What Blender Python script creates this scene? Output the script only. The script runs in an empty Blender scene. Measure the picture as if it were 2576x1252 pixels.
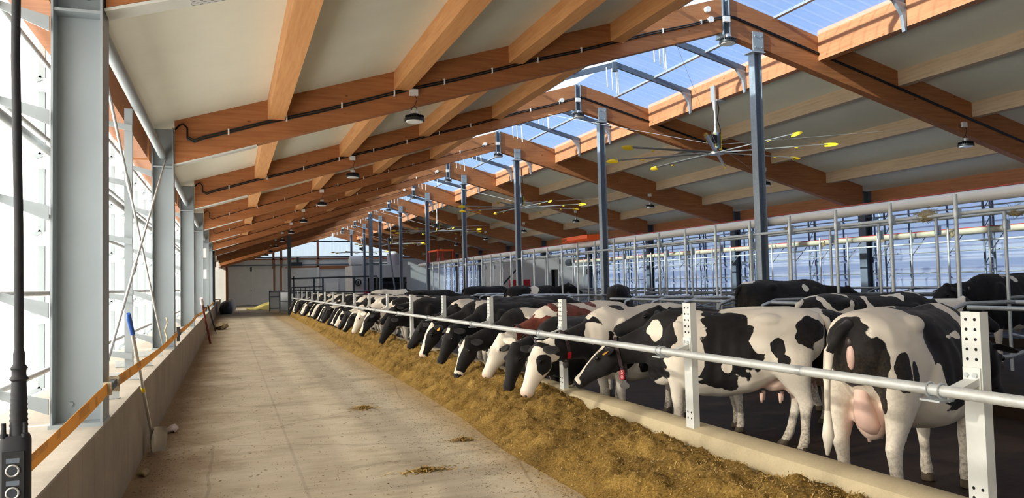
import bpy, bmesh, math, random
import numpy as np
from mathutils import Vector, Matrix, noise

random.seed(7); rng = np.random.default_rng(7)
S = bpy.context.scene
COL = S.collection

# ------------------------------------------------------------------ camera
CAM_H = 1.6
F_PX = 1935.0
VPX, VPY, ROLL = 578.0, 727.0, 0.0235
def _axes():
    dY = np.array([(VPX-1288)/F_PX, -(VPY-626)/F_PX, 1.0]); dY /= np.linalg.norm(dY)
    p2 = np.array([(VPX+1000-1288)/F_PX, -(VPY-ROLL*1000-626)/F_PX, 1.0])
    dU = np.cross(p2, dY); dU /= np.linalg.norm(dU)
    if dU[1] < 0: dU = -dU
    dX = np.cross(dU, dY)
    if dX[0] < 0: dX = -dX
    return dX/np.linalg.norm(dX), dY, dU
dX, dY, dU = _axes()
cam_d = bpy.data.cameras.new('camera'); cam = bpy.data.objects.new('camera', cam_d); COL.objects.link(cam)
cam_d.sensor_width = 36.0; cam_d.lens = F_PX/2576*36; cam_d.clip_end = 500; cam_d.clip_start = 0.05
right = Vector((dX[0], dY[0], dU[0])); up = Vector((dX[1], dY[1], dU[1])); fwd = Vector((dX[2], dY[2], dU[2]))
M = Matrix((right, up, -fwd)).transposed().to_4x4(); M.translation = (0, 0, CAM_H)
cam.matrix_world = M
S.camera = cam

# ------------------------------------------------------------------ light
SUN_DIR = Vector((1.0, 0.15, -0.42)).normalized()
w = bpy.data.worlds.new('world'); S.world = w; w.use_nodes = True
nt = w.node_tree
sky = nt.nodes.new('ShaderNodeTexSky'); sky.sky_type = 'NISHITA'; sky.sun_disc = False
sky.sun_elevation = math.radians(22); sky.sun_rotation = math.atan2(-SUN_DIR.x, -SUN_DIR.y)
sky.air_density = 1.0; sky.dust_density = 0.6; sky.ozone_density = 2.0
bg = nt.nodes['Background']; tint = nt.nodes.new('ShaderNodeMix'); tint.data_type = 'RGBA'; tint.blend_type = 'MULTIPLY'; tint.inputs[0].default_value = 1.0
tint.inputs[7].default_value = (0.80, 0.97, 1.30, 1.0)
nt.links.new(sky.outputs[0], tint.inputs[6]); nt.links.new(tint.outputs[2], bg.inputs[0]); bg.inputs[1].default_value = 0.22
sun_d = bpy.data.lights.new('sun', 'SUN'); sun = bpy.data.objects.new('sun', sun_d); COL.objects.link(sun)
sun_d.energy = 24.0; sun_d.angle = math.radians(1.4); sun_d.color = (1.0, 0.92, 0.79)
sun.rotation_euler = SUN_DIR.to_track_quat('-Z', 'Y').to_euler()
S.view_settings.view_transform = 'Standard'; S.view_settings.look = 'None'
S.view_settings.gamma = 1.0; S.view_settings.use_curve_mapping = False
S.view_settings.exposure = 0.0
S.cycles.use_denoising = True
S.cycles.max_bounces = 10; S.cycles.transparent_max_bounces = 16
S.cycles.diffuse_bounces = 5; S.cycles.sample_clamp_indirect = 8

# ------------------------------------------------------------------ materials
def lin(c):
    return tuple(((v/255)/12.92 if v/255 <= .04045 else ((v/255+.055)/1.055)**2.4) for v in c) + (1.0,)
class NT:
    def __init__(s, name):
        s.m = bpy.data.materials.new(name); s.m.use_nodes = True; s.t = s.m.node_tree
        s.p = s.t.nodes['Principled BSDF']; s.out = s.t.nodes['Material Output']
    def n(s, kind, **kw):
        o = s.t.nodes.new('ShaderNode'+kind)
        for k, v in kw.items():
            if k.startswith('_'): setattr(o, k[1:], v)
            else: o.inputs[k.replace('__', ' ')].default_value = v
        return o
    def l(s, a, b): s.t.links.new(a, b)
    def coord(s, scale=(1, 1, 1), obj=True):
        tc = s.n('TexCoord'); mp = s.n('Mapping'); mp.inputs['Scale'].default_value = scale
        s.l(tc.outputs['Object' if obj else 'Generated'], mp.inputs[0]); return mp.outputs[0]
    def world(s, scale=(1, 1, 1)):
        g = s.n('NewGeometry'); mp = s.n('Mapping'); mp.inputs['Scale'].default_value = scale
        s.l(g.outputs['Position'], mp.inputs[0]); return mp.outputs[0]
    def noise(s, co, scale, detail=4, rough=.6):
        x = s.n('TexNoise', Scale=scale, Detail=detail, Roughness=rough); s.l(co, x.inputs['Vector']); return x.outputs['Fac']
    def ramp(s, fac, stops):
        r = s.n('ValToRGB'); el = r.color_ramp.elements
        while len(el) < len(stops): el.new(.5)
        for e, (p, c) in zip(el, stops):
            e.position = p; e.color = c if len(c) == 4 else (*c, 1)
        s.l(fac, r.inputs[0]); return r.outputs[0]
    def math(s, op, a, b=None):
        x = s.n('Math', _operation=op)
        for i, v in enumerate((a, b)):
            if v is None: continue
            if isinstance(v, (int, float)): x.inputs[i].default_value = v
            else: s.l(v, x.inputs[i])
        return x.outputs[0]
    def mix(s, fac, a, b, blend='MIX'):
        x = s.n('Mix', _data_type='RGBA', _blend_type=blend)
        if isinstance(fac, (int, float)): x.inputs[0].default_value = fac
        else: s.l(fac, x.inputs[0])
        for i, v in ((6, a), (7, b)):
            if isinstance(v, tuple): x.inputs[i].default_value = v
            else: s.l(v, x.inputs[i])
        return x.outputs[2]
    def bump(s, h, strength=.3, dist=.01):
        b = s.n('Bump', Strength=strength, Distance=dist); s.l(h, b.inputs['Height']); s.l(b.outputs[0], s.p.inputs['Normal'])
    def base(s, col, rough=.6, metal=0.0, spec=.5):
        if isinstance(col, tuple): s.p.inputs['Base Color'].default_value = col
        else: s.l(col, s.p.inputs['Base Color'])
        s.p.inputs['Roughness'].default_value = rough; s.p.inputs['Metallic'].default_value = metal
        s.p.inputs['Specular IOR Level'].default_value = spec
        return s.m
def plain(name, rgb, rough=.6, metal=0.0, var=.12, scale=6.0, spec=.4):
    t = NT(name); c = lin(rgb); co = t.coord()
    n = t.noise(co, scale, 4)
    d = tuple(v*(1-var) for v in c[:3])+(1,); u = tuple(min(1, v*(1+var)) for v in c[:3])+(1,)
    return t.base(t.ramp(n, [(.3, d), (.7, u)]), rough, metal, spec)
def wood(name, axis, dark, mid, light, knots=True):
    t = NT(name)
    sc = [1.0, 1.0, 1.0]; sc[axis] = .06
    co = t.coord(tuple(sc))
    n1 = t.noise(co, 22, 6, .65)
    sc2 = [1.0, 1.0, 1.0]; sc2[axis] = .25
    n2 = t.noise(t.coord(tuple(sc2)), 2.2, 3)
    col = t.ramp(n1, [(.25, lin(dark)), (.5, lin(mid)), (.75, lin(light))])
    lam = t.n('TexNoise', Scale=1.0); 
    col = t.mix(t.math('MULTIPLY', n2, .55), col, lin(dark))
    # lamella lines of the glued boards
    if knots:
        sk = [1.0, 1.0, 1.0]; sk[axis] = .55
        v = t.n('TexVoronoi', Scale=3.2, Randomness=1.0); t.l(t.coord(tuple(sk)), v.inputs['Vector'])
        k = t.ramp(v.outputs['Distance'], [(.03, (1, 1, 1)), (.075, (0, 0, 0))])
        col = t.mix(k, col, lin((88, 42, 20)))
    t.bump(n1, .15, .003)
    return t.base(col, .55, 0, .3)
def poly(name, trans, transl, tint, period=None, axis=1, stripes=.25, f0=.42, f1=.56):
    """multiwall / corrugated polycarbonate: part clear, part scattering"""
    t = NT(name); t.t.nodes.remove(t.p)
    tr = t.n('BsdfTransparent'); tr.inputs[0].default_value = tuple(v*trans for v in tint)+(1,)
    tl = t.n('BsdfTranslucent'); df = t.n('BsdfDiffuse'); df.inputs[0].default_value = (.6, .6, .6, 1)
    tl.inputs[0].default_value = tuple(v*transl for v in tint)+(1,)
    co = t.world((1, 1, 1))
    nz = t.noise(co, .8, 3)
    f = t.ramp(nz, [(.35, (f0,)*3), (.7, (f1,)*3)])
    if period:
        sx = t.n('SeparateXYZ'); t.l(co, sx.inputs[0])
        wv = t.math('FRACT', t.math('DIVIDE', sx.outputs[axis], period))
        st = t.ramp(wv, [(0, (1, 1, 1)), (.08, (1, 1, 1)), (.12, (0, 0, 0)), (.5, (.25, .25, .25)), (.9, (0, 0, 0)), (.97, (1, 1, 1))])
        f = t.mix(stripes, f, st, 'ADD')
    m1 = t.n('MixShader'); t.l(f, m1.inputs[0]); t.l(tr.outputs[0], m1.inputs[1]); t.l(tl.outputs[0], m1.inputs[2])
    m2 = t.n('MixShader'); m2.inputs[0].default_value = .12
    t.l(m1.outputs[0], m2.inputs[1]); t.l(df.outputs[0], m2.inputs[2])
    t.l(m2.outputs[0], t.out.inputs[0])
    return t.m
MT = {}
W_D, W_M, W_L = (150, 84, 40), (186, 112, 58), (206, 136, 78)
MT['wood_x'] = wood('glulam_along_x', 0, (138, 86, 50), (170, 110, 66), (190, 130, 84))
MT['wood_y'] = wood('glulam_along_y', 1, (180, 124, 74), (206, 152, 98), (220, 170, 116))
MT['wood_sky'] = wood('glulam_ridge', 1, (156, 102, 68), (184, 126, 86), (200, 144, 102))
MT['wood_pale'] = wood('pale_spruce', 1, (178, 156, 126), (205, 184, 154), (218, 200, 170), False)  # same timber, lightened to paint the glare from the bright left wall
MT['wood_z'] = wood('stud_wood', 2, (120, 74, 52), (150, 96, 66), (170, 116, 84), False)
def galv(name, rgb, rough=.45, metal=.55, var=.1):
    t = NT(name); c = lin(rgb); co = t.coord()
    v = t.n('TexVoronoi', Scale=28.0); t.l(co, v.inputs['Vector'])
    n = t.noise(co, 5, 5)
    f = t.mix(.35, n, v.outputs['Color'])
    d = tuple(x*(1-var) for x in c[:3])+(1,); u = tuple(min(1, x*(1+var)) for x in c[:3])+(1,)
    return t.base(t.ramp(f, [(.3, d), (.7, u)]), rough, metal, .5)
MT['column'] = plain('zinc_painted_column', (150, 160, 164), .55, .2, .05, 1.5)
MT['galv'] = galv('galvanised_steel', (190, 196, 198), .38, .6)
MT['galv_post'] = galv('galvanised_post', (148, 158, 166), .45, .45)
MT['galv_dark'] = galv('weathered_zinc', (98, 108, 120), .55, .35)  # dark zinc; its tone also paints shade on post webs and right columns
MT['tube'] = galv('bright_tube', (196, 200, 198), .45, .35)
MT['alu'] = plain('aluminium', (200, 200, 196), .35, .7, .06)
MT['white_steel'] = plain('white_coated_steel', (208, 211, 206), .5, .1, .05)
MT['white'] = plain('white_plastic', (228, 226, 220), .5, 0, .05)
MT['panel'] = plain('white_sandwich_panel', (204, 206, 202), .6, 0, .05, 1.5)
MT['ceil'] = plain('cream_ceiling_panel', (222, 223, 208), .65, 0, .03, 1.2)
MT['black'] = plain('black_plastic', (24, 26, 28), .45, 0, .2)
MT['rubber'] = plain('black_rubber', (30, 32, 36), .6, 0, .2, 20)
MT['dark_steel'] = plain('dark_steel', (58, 64, 70), .5, .4, .15)
MT['shadow_gap'] = plain('dark_hole', (26, 26, 26), .9, 0, .1)
MT['orange'] = plain('orange_paint', (236, 92, 34), .5, 0, .08)
MT['red'] = plain('red_paint', (176, 30, 34), .5, 0, .15)
MT['red_tag'] = plain('red_tag', (190, 36, 48), .4, 0, .1)
MT['yellow'] = plain('yellow_plastic', (240, 204, 40), .45, 0, .05)
MT['blue'] = plain('blue_grip', (44, 92, 178), .5, 0, .1)
MT['tube_white'] = plain('white_conveyor_tube', (214, 212, 206), .5, .1, .06, 3)
MT['redline'] = plain('red_brown_line', (150, 60, 52), .6)
MT['trough_cream'] = plain('cream_conveyor_tube', (192, 186, 164), .55, .1, .1, 3)
MT['straw_nest'] = plain('dry_straw', (150, 136, 104), .9, 0, .3, 30)
MT['rope'] = plain('fibre_rope', (176, 164, 138), .8, 0, .2, 30)
MT['drum'] = plain('mauve_drum', (196, 186, 188), .5, 0, .06)
MT['grey_room'] = plain('milk_room_wall', (206, 204, 200), .6, 0, .04, 2)
MT['brown_rust'] = plain('red_handle', (112, 46, 40), .6, 0, .3, 12)
MT['lens'] = plain('lamp_lens', (235, 238, 235), .25, 0, .02)
MT['poly_l'] = poly('polycarbonate_left', .93, .88, (1, 1, 1), .12, 2, .05, .62, .68)
MT['poly_r'] = poly('polycarbonate_right', .90, .9, (.93, .94, 1.0), .16, 2, .10, .50, .62)
MT['poly_s'] = poly('polycarbonate_skylight', .92, .9, (.86, .94, 1.0), .32, 1, .13, .16, .24)
MT['poly_g'] = poly('polycarbonate_gable', .98, .95, (1, 1, 1), .25, 0, .05, .22, .3)

def mat_concrete(name, rgb, lines=None, rough=.85, dirt=None, lo=.78, hi=1.16):
    t = NT(name); c = lin(rgb); co = t.world()
    n = t.noise(co, 1.7, 8, .65); n2 = t.noise(co, 60, 3, .7)
    f = t.mix(.3, n, n2)
    col = t.ramp(f, [(.32, tuple(v*lo for v in c[:3])), (.68, tuple(min(1, v*hi) for v in c[:3]))])
    if lines:
        ax, per, wd = lines
        sx = t.n('SeparateXYZ'); t.l(co, sx.inputs[0])
        fr = t.math('FRACT', t.math('DIVIDE', sx.outputs[ax], per))
        ln = t.math('LESS_THAN', fr, wd)
        col = t.mix(t.math('MULTIPLY', ln, .45), col, tuple(v*.35 for v in c[:3])+(1,))
    t.bump(f, .25, .006)
    return t.base(col, rough, 0, .2)
MT['wall_conc'] = mat_concrete('board_marked_concrete', (156, 148, 134), (1, .42, .02))
MT['sill_conc'] = mat_concrete('smooth_concrete_top', (170, 163, 150))
MT['curb'] = mat_concrete('feed_curb_concrete', (184, 170, 138), None)
def mat_floor():
    t = NT('feed_alley_concrete'); co = t.world()
    sx = t.n('SeparateXYZ'); t.l(co, sx.inputs[0])
    n = t.noise(co, 1.1, 8, .65); n2 = t.noise(co, 45, 4, .75)
    st = t.noise(t.world((.35, 3.0, 1)), 2.6, 6, .7)
    f = t.mix(.35, n, st)
    col = t.ramp(f, [(.30, lin((146, 134, 112))), (.5, lin((182, 171, 148))), (.72, lin((202, 193, 172)))])
    # fine crumbs of feed trodden in
    col = t.mix(t.ramp(n2, [(.60, (0, 0, 0)), (.72, (.55, .55, .55))]), col, lin((110, 92, 62)))
    # straight saw joint along the alley
    d = t.math('ABSOLUTE', t.math('SUBTRACT', sx.outputs[0], .56))
    wob = t.math('MULTIPLY', t.math('SUBTRACT', n2, .5), .03)
    ln = t.math('LESS_THAN', t.math('ADD', d, wob), .014)
    col = t.mix(t.math('MULTIPLY', ln, .18), col, lin((90, 78, 62)))
    # cross joints
    fy = t.math('FRACT', t.math('DIVIDE', sx.outputs[1], 5.0))
    ln = t.math('LESS_THAN', fy, .005); col = t.mix(t.math('MULTIPLY', ln, .3), col, lin((96, 84, 66)))
    # swept-up dirt against the left wall, feed dust towards the feed
    dl = t.math('ADD', sx.outputs[0], t.math('MULTIPLY', t.math('SUBTRACT', n, .5), 1.2))
    fl = t.ramp(t.math('DIVIDE', t.math('ADD', dl, .8), 1.6), [(.10, (1, 1, 1)), (.55, (0, 0, 0))])
    col = t.mix(t.math('MULTIPLY', fl, .75), col, lin((128, 106, 82)))
    dr = t.math('ADD', sx.outputs[0], t.math('MULTIPLY', t.math('SUBTRACT', n, .5), .7))
    fr = t.ramp(t.math('DIVIDE', t.math('SUBTRACT', dr, 1.9), .8), [(.2, (0, 0, 0)), (.9, (1, 1, 1))])
    col = t.mix(t.math('MULTIPLY', fr, .6), col, lin((186, 152, 92)))
    v = t.n('TexVoronoi', Scale=.35, _feature='DISTANCE_TO_EDGE'); 
    wv = t.n('TexNoise', Scale=1.5, Detail=5.0); t.l(co, wv.inputs['Vector'])
    mx = t.mix(.12, co, wv.outputs['Color'], 'ADD'); t.l(mx, v.inputs['Vector'])
    ck = t.math('LESS_THAN', v.outputs['Distance'], .004)
    col = t.mix(t.math('MULTIPLY', ck, .22), col, lin((80, 68, 52)))
    t.bump(t.mix(.5, n2, st), .35, .008)
    return t.base(col, .9, 0, .15)
MT['floor'] = mat_floor()
def mat_alley():
    t = NT('slurry_covered_floor'); co = t.world()
    n = t.noise(co, 2.5, 7, .7)
    col = t.ramp(n, [(.3, lin((34, 25, 18))), (.6, lin((58, 44, 32))), (.8, lin((78, 60, 44)))])
    t.bump(n, .5, .02)
    m = t.base(col, .6, 0, .15)
    return m
MT['alley'] = mat_alley()
MT['ground'] = plain('gravel_yard', (206, 200, 190), .9, 0, .1, .4)
def mat_feed():
    t = NT('mixed_ration'); co = t.world()
    n = t.noise(co, 55, 5, .75); n2 = t.noise(co, 3.0, 5, .6)
    col = t.ramp(t.mix(.3, n, n2), [(.34, lin((78, 60, 28))), (.5, lin((142, 112, 54))), (.66, lin((192, 160, 90)))])
    t.bump(n, .8, .02)
    return t.base(col, .9, 0, .15)
MT['feed'] = mat_feed()
def mat_flake(name, a, b):
    t = NT(name); oi = t.n('NewGeometry')
    r = t.ramp(oi.outputs['Random Per Island'], [(0, lin(a)), (1, lin(b))])
    return t.base(r, .85, 0, .2)
MT['flake'] = mat_flake('feed_flakes', (104, 80, 36), (216, 182, 110))
MT['crumb'] = mat_flake('floor_crumbs', (104, 86, 58), (172, 150, 112))
def mat_coat(name, dark, white=(238, 230, 214)):
    t = NT(name)
    a = t.n('Attribute', _attribute_name='coat'); pk = t.n('Attribute', _attribute_name='pink'); dt = t.n('Attribute', _attribute_name='dirt')
    co = t.coord(); n = t.noise(co, 14, 5, .7); n2 = t.noise(co, 42, 4, .7)
    f = t.math('ADD', a.outputs['Fac'], t.math('MULTIPLY', t.math('SUBTRACT', n, .5), .30))
    f = t.ramp(t.math('ADD', t.math('MULTIPLY', f, 6.0), .5), [(.35, (0, 0, 0)), (.65, (1, 1, 1))])
    wc = t.mix(t.math('MULTIPLY', n, .35), lin(white), lin((218, 202, 172)))
    dk = t.ramp(n, [(.35, tuple(v*.7 for v in lin(dark)[:3])), (.75, tuple(v*1.5 for v in lin(dark)[:3]))])
    col = t.mix(f, wc, dk)
    col = t.mix(t.math('MULTIPLY', pk.outputs['Fac'], .7), col, lin((224, 186, 166)))
    ds = t.math('MULTIPLY', dt.outputs['Fac'], t.ramp(n2, [(.42, (0, 0, 0)), (.62, (1, 1, 1))]))
    col = t.mix(t.math('MULTIPLY', ds, .75), col, lin((120, 100, 66)))
    t.bump(n2, .25, .004)
    m = t.base(col, .72, 0, .25)
    t.p.inputs['Sheen Weight'].default_value = .08
    return m
MT['coat'] = mat_coat('holstein_coat', (26, 24, 24))
MT['coat_red'] = mat_coat('red_holstein_coat', (120, 62, 46))
MT['hoof'] = plain('hoof_horn', (92, 80, 64), .6, 0, .2, 12)
MT['eye'] = plain('cow_eye', (16, 12, 10), .12, 0, .05)
MT['pinkskin'] = plain('pink_skin', (228, 192, 176), .6, 0, .08)
MT['nose_dark'] = plain('moist_nose', (52, 42, 40), .35, 0, .15)
MT['collar'] = plain('black_collar_webbing', (58, 46, 46), .7, 0, .15, 30)
MT['pewter'] = plain('collar_weight', (98, 95, 92), .5, .3, .1)  # weight metal darkened to paint the shade it hangs in
def mat_tag():
    t = NT('orange_ear_tag'); m = t.base(lin((250, 176, 60)), .4)
    t.p.inputs['Subsurface Weight'].default_value = .2
    return m
MT['tag'] = mat_tag()
def mat_strap():
    t = NT('orange_strap_with_faded_print'); co = t.coord()
    sx = t.n('SeparateXYZ'); t.l(co, sx.inputs[0])
    y = sx.outputs[1]; z = sx.outputs[2]
    # faded reversed print: blocks of vertical bars repeated along the strap
    fr = t.math('FRACT', t.math('DIVIDE', y, 1.05))
    b1 = t.math('MULTIPLY', t.math('GREATER_THAN', fr, .12), t.math('LESS_THAN', fr, .42))
    b2 = t.math('MULTIPLY', t.math('GREATER_THAN', fr, .60), t.math('LESS_THAN', fr, .68))
    bars = t.math('GREATER_THAN', t.math('FRACT', t.math('DIVIDE', y, .022)), .22)
    nz = t.math('GREATER_THAN', t.noise(t.coord((1, 1, 2.2)), 22, 2), .40)
    zz = t.math('LESS_THAN', t.math('ABSOLUTE', z), .025)
    blk = t.math('MULTIPLY', t.math('MULTIPLY', t.math('MAXIMUM', b1, b2), t.math('MULTIPLY', bars, nz)), zz)
    col = t.mix(t.math('MULTIPLY', blk, .5), lin((208, 164, 80)), lin((132, 96, 56)))
    m = t.base(col, .5, 0, .3)
    t.p.inputs['Subsurface Weight'].default_value = .0
    d = t.n('BsdfTranslucent'); t.l(col, d.inputs[0])
    mx = t.n('MixShader'); mx.inputs[0].default_value = .35
    t.l(t.p.outputs[0], mx.inputs[1]); t.l(d.outputs[0], mx.inputs[2]); t.l(mx.outputs[0], t.out.inputs[0])
    return m
MT['strap'] = mat_strap()

# ------------------------------------------------------------------ mesh helpers
V = Vector
WLOC = {}
class MB:
    def __init__(s): s.v = []; s.f = []; s.mi = []; s.cur = 0
    def mat(s, i): s.cur = i; return s
    def add(s, vs, fs):
        b = len(s.v); s.v += [tuple(p) for p in vs]; s.f += [tuple(i+b for i in f) for f in fs]; s.mi += [s.cur]*len(fs); return s
    def box(s, x0, x1, y0, y1, z0, z1):
        return s.add([(x0, y0, z0), (x1, y0, z0), (x1, y1, z0), (x0, y1, z0), (x0, y0, z1), (x1, y0, z1), (x1, y1, z1), (x0, y1, z1)],
                     [(0, 3, 2, 1), (4, 5, 6, 7), (0, 1, 5, 4), (1, 2, 6, 5), (2, 3, 7, 6), (3, 0, 4, 7)])
    def bar(s, p, q, w, h, upv=(0, 0, 1)):
        """rectangular bar from p to q, w sideways, h along the up direction"""
        p = V(p); q = V(q); d = (q-p).normalized(); u = V(upv)
        if abs(d.dot(u)) > .97: u = V((1, 0, 0))
        sd = d.cross(u).normalized(); u = sd.cross(d).normalized()
        vs = []
        for c in (p, q):
            for a, b in ((-1, -1), (1, -1), (1, 1), (-1, 1)): vs.append(c+sd*(a*w/2)+u*(b*h/2))
        return s.add(vs, [(3, 2, 1, 0), (4, 5, 6, 7), (0, 1, 5, 4), (1, 2, 6, 5), (2, 3, 7, 6), (3, 0, 4, 7)])
    def prism(s, poly, axis, a, b):
        """polygon (two coordinates) extruded along an axis from a to b"""
        n = len(poly)
        def mk(p, t):
            if axis == 0: return (t, p[0], p[1])
            if axis == 1: return (p[0], t, p[1])
            return (p[0], p[1], t)
        vs = [mk(p, a) for p in poly]+[mk(p, b) for p in poly]
        fs = [tuple(range(n-1, -1, -1)), tuple(range(n, 2*n))]+[(i, (i+1) % n, (i+1) % n+n, i+n) for i in range(n)]
        if axis == 1: fs = [tuple(reversed(f)) for f in fs]
        return s.add(vs, fs)
    def cyl(s, p, q, r, r2=None, n=12):
        return s.tube([p, q], [r, r if r2 is None else r2], n)
    def tube(s, pts, r, n=8, caps=True):
        pts = [V(p) for p in pts]; k = len(pts)
        rs = r if isinstance(r, (list, tuple)) else [r]*k
        u = None; vs = []
        for i, p in enumerate(pts):
            d = (pts[min(i+1, k-1)]-pts[max(i-1, 0)]).normalized()
            if u is None:
                a = V((0, 0, 1)) if abs(d.z) < .9 else V((1, 0, 0)); u = d.cross(a).normalized()
            u = (u-d*u.dot(d)).normalized(); v2 = d.cross(u)
            for j in range(n):
                t = 2*math.pi*j/n; vs.append(p+(u*math.cos(t)+v2*math.sin(t))*rs[i])
        fs = []
        for i in range(k-1):
            for j in range(n):
                fs.append((i*n+j, i*n+(j+1) % n, (i+1)*n+(j+1) % n, (i+1)*n+j))
        if caps: fs += [tuple(range(n-1, -1, -1)), tuple(range((k-1)*n, k*n))]
        return s.add(vs, fs)
    def loft(s, rings, n=16):
        """rings: (centre, side vector, up vector, half width, half height[, squareness])"""
        vs = []; k = len(rings)
        for rg in rings:
            c, sd, u, rw, rh = rg[:5]; e = rg[5] if len(rg) > 5 else 1.0
            c = V(c); sd = V(sd); u = V(u)
            for j in range(n):
                t = 2*math.pi*j/n; cx, sy = math.cos(t), math.sin(t)
                cx = math.copysign(abs(cx)**e, cx); sy = math.copysign(abs(sy)**e, sy)
                vs.append(c+sd*(rw*cx)+u*(rh*sy))
        fs = [(i*n+j, i*n+(j+1) % n, (i+1)*n+(j+1) % n, (i+1)*n+j) for i in range(k-1) for j in range(n)]
        fs += [tuple(range(n-1, -1, -1)), tuple(range((k-1)*n, k*n))]
        return s.add(vs, fs)
    def disc(s, c, r, h, n=24): return s.cyl((c[0], c[1], c[2]-h/2), (c[0], c[1], c[2]+h/2), r, n=n)
    def ellipsoid(s, c, rx, ry, rz, n=12, m=8):
        vs = []; 
        for i in range(1, m):
            t = math.pi*i/m
            for j in range(n):
                p = 2*math.pi*j/n
                vs.append((c[0]+rx*math.sin(t)*math.cos(p), c[1]+ry*math.sin(t)*math.sin(p), c[2]+rz*math.cos(t)))
        vs += [(c[0], c[1], c[2]+rz), (c[0], c[1], c[2]-rz)]
        fs = [((i)*n+j, (i+1)*n+j, (i+1)*n+(j+1) % n, i*n+(j+1) % n) for i in range(m-2) for j in range(n)]
        T = len(vs)-2
        fs += [(T, j, (j+1) % n) for j in range(n)]+[(T+1, (m-2)*n+(j+1) % n, (m-2)*n+j) for j in range(n)]
        return s.add(vs, fs)
    def mesh(s, name, mats, off=(0, 0, 0), smooth=None):
        me = bpy.data.meshes.new(name)
        off = V(off)
        me.from_pydata([tuple(V(p)-off) for p in s.v], [], s.f)
        for m in (mats if isinstance(mats, (list, tuple)) else [mats]): me.materials.append(MT[m] if isinstance(m, str) else m)
        me.polygons.foreach_set('material_index', s.mi)
        me.update()
        if smooth: me.shade_smooth(); 
        if smooth and smooth is not True:
            me.set_sharp_from_angle(angle=math.radians(smooth))
        return me
    def build(s, name, mats, parent=None, smooth=40, origin=None, local=False):
        if parent is not None: off = (0, 0, 0) if local else WLOC.get(parent.as_pointer(), V((0, 0, 0)))
        elif origin is not None: off = V(origin)
        else:
            a = np.array(s.v); off = V(((a[:, 0].min()+a[:, 0].max())/2, (a[:, 1].min()+a[:, 1].max())/2, a[:, 2].min()))
        o = bpy.data.objects.new(name, s.mesh(name, mats, off, smooth)); COL.objects.link(o)
        if parent is not None: o.parent = parent
        else: o.location = off
        WLOC[o.as_pointer()] = V(off)
        return o
def tag(o, label, cat, group=None, kind=None):
    o['label'] = label; o['category'] = cat
    if group: o['group'] = group
    if kind: o['kind'] = kind
    return o
def struct(o, label=None, cat=None):
    o['kind'] = 'structure'
    if label: o['label'] = label
    if cat: o['category'] = cat
    return o
def thing(name, label, cat, loc, group=None, rz=0.0):
    o = bpy.data.objects.new(name, None); COL.objects.link(o); o.empty_display_size = .2
    o.location = loc; o.rotation_euler = (0, 0, rz); tag(o, label, cat, group)
    WLOC[o.as_pointer()] = V(loc)
    return o
def copy_tree(o, loc=None, label=None, parent=None, rz=None):
    c = o.copy(); COL.objects.link(c)
    if parent is not None: c.parent = parent
    if loc is not None: c.location = loc
    if rz is not None: c.rotation_euler.z = rz
    if label: c['label'] = label
    for ch in list(o.children): copy_tree(ch, parent=c)
    return c
ORD = ['zeroth', 'first', 'second', 'third', 'fourth', 'fifth', 'sixth', 'seventh', 'eighth', 'ninth', 'tenth', 'eleventh', 'twelfth',
       'thirteenth', 'fourteenth', 'fifteenth', 'sixteenth', 'seventeenth', 'eighteenth', 'nineteenth', 'twentieth']
def ordn(i):
    if i <= 20: return ORD[i]
    tens = {2: 'twenty', 3: 'thirty', 4: 'forty'}[i//10]
    return tens+'-'+ORD[i % 10] if i % 10 else {2: 'twentieth', 3: 'thirtieth', 4: 'fortieth'}[i//10]
def FY(k): return 5.9+7*(k-1)
Y0, Y1 = FY(-1), FY(11)+.1
def zbl(x): return 3.54+.2945*(x+.783)          # underside of left rafters
def zbr(x): return 6.49-.272*(x-9.4)            # underside of right rafters
def ztl(x): return 4.44+.2967*x                 # top of left rafters
def ztr(x): return 6.404-.264*(x-12.595)
XR = 9.4

# ------------------------------------------------------------------ shell: floors and low walls
def slab(name, mat, x0, x1, y0, y1, z0, z1, label, cat):
    return struct(MB().box(x0, x1, y0, y1, z0, z1).build(name, mat, smooth=None), label, cat)
slab('floor', 'floor', -.9, 3.62, Y0, Y1, -.3, 0, 'dusty concrete feed alley floor', 'floor')
slab('floor_cow_alley', 'alley', 3.62, 8.6, Y0, Y1, -.4, -.14, 'dark slurry-covered cow alley behind the feed curb', 'floor')
slab('floor_stall_bed', 'alley', 8.6, 12.9, Y0, Y1, -.4, .06, 'raised bed of the middle cubicle rows', 'floor')
slab('floor_back_alley', 'alley', 12.9, 16.8, Y0, Y1, -.4, -.14, 'second cow alley behind the cubicle rows', 'floor')
slab('floor_wall_bed', 'alley', 16.8, 20.6, Y0, Y1, -.4, .06, 'cubicle bed along the right wall', 'floor')
slab('ground', 'ground', -60, 80, -40, 140, -.6, -.42, 'pale yard outside the barn', 'ground')
b = MB(); b.mat(0).box(-1.6, -.80, Y0, Y1, -.3, .705); b.mat(1).box(-1.6, -.795, Y0, Y1, .705, .72)
struct(b.build('wall_left', ['wall_conc', 'sill_conc'], smooth=None), 'low concrete wall with board marks along the left side', 'wall')
struct(MB().box(20.05, 20.7, Y0, Y1, -.3, .72).build('wall_right', 'wall_conc', smooth=None), 'low concrete wall under the right side panels', 'wall')
# feed curb with rounded worn top
prof = [(3.60, -.05), (3.60, .27), (3.625, .325), (3.68, .35), (3.84, .35), (3.90, .32), (3.92, .26), (3.92, -.2), (3.6, -.2)]
tag(MB().prism(prof, 1, .5, 46.5).build('feed_curb', 'curb', smooth=30), 'long worn concrete curb between the feed and the cow alley', 'curb', kind='thing')

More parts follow.
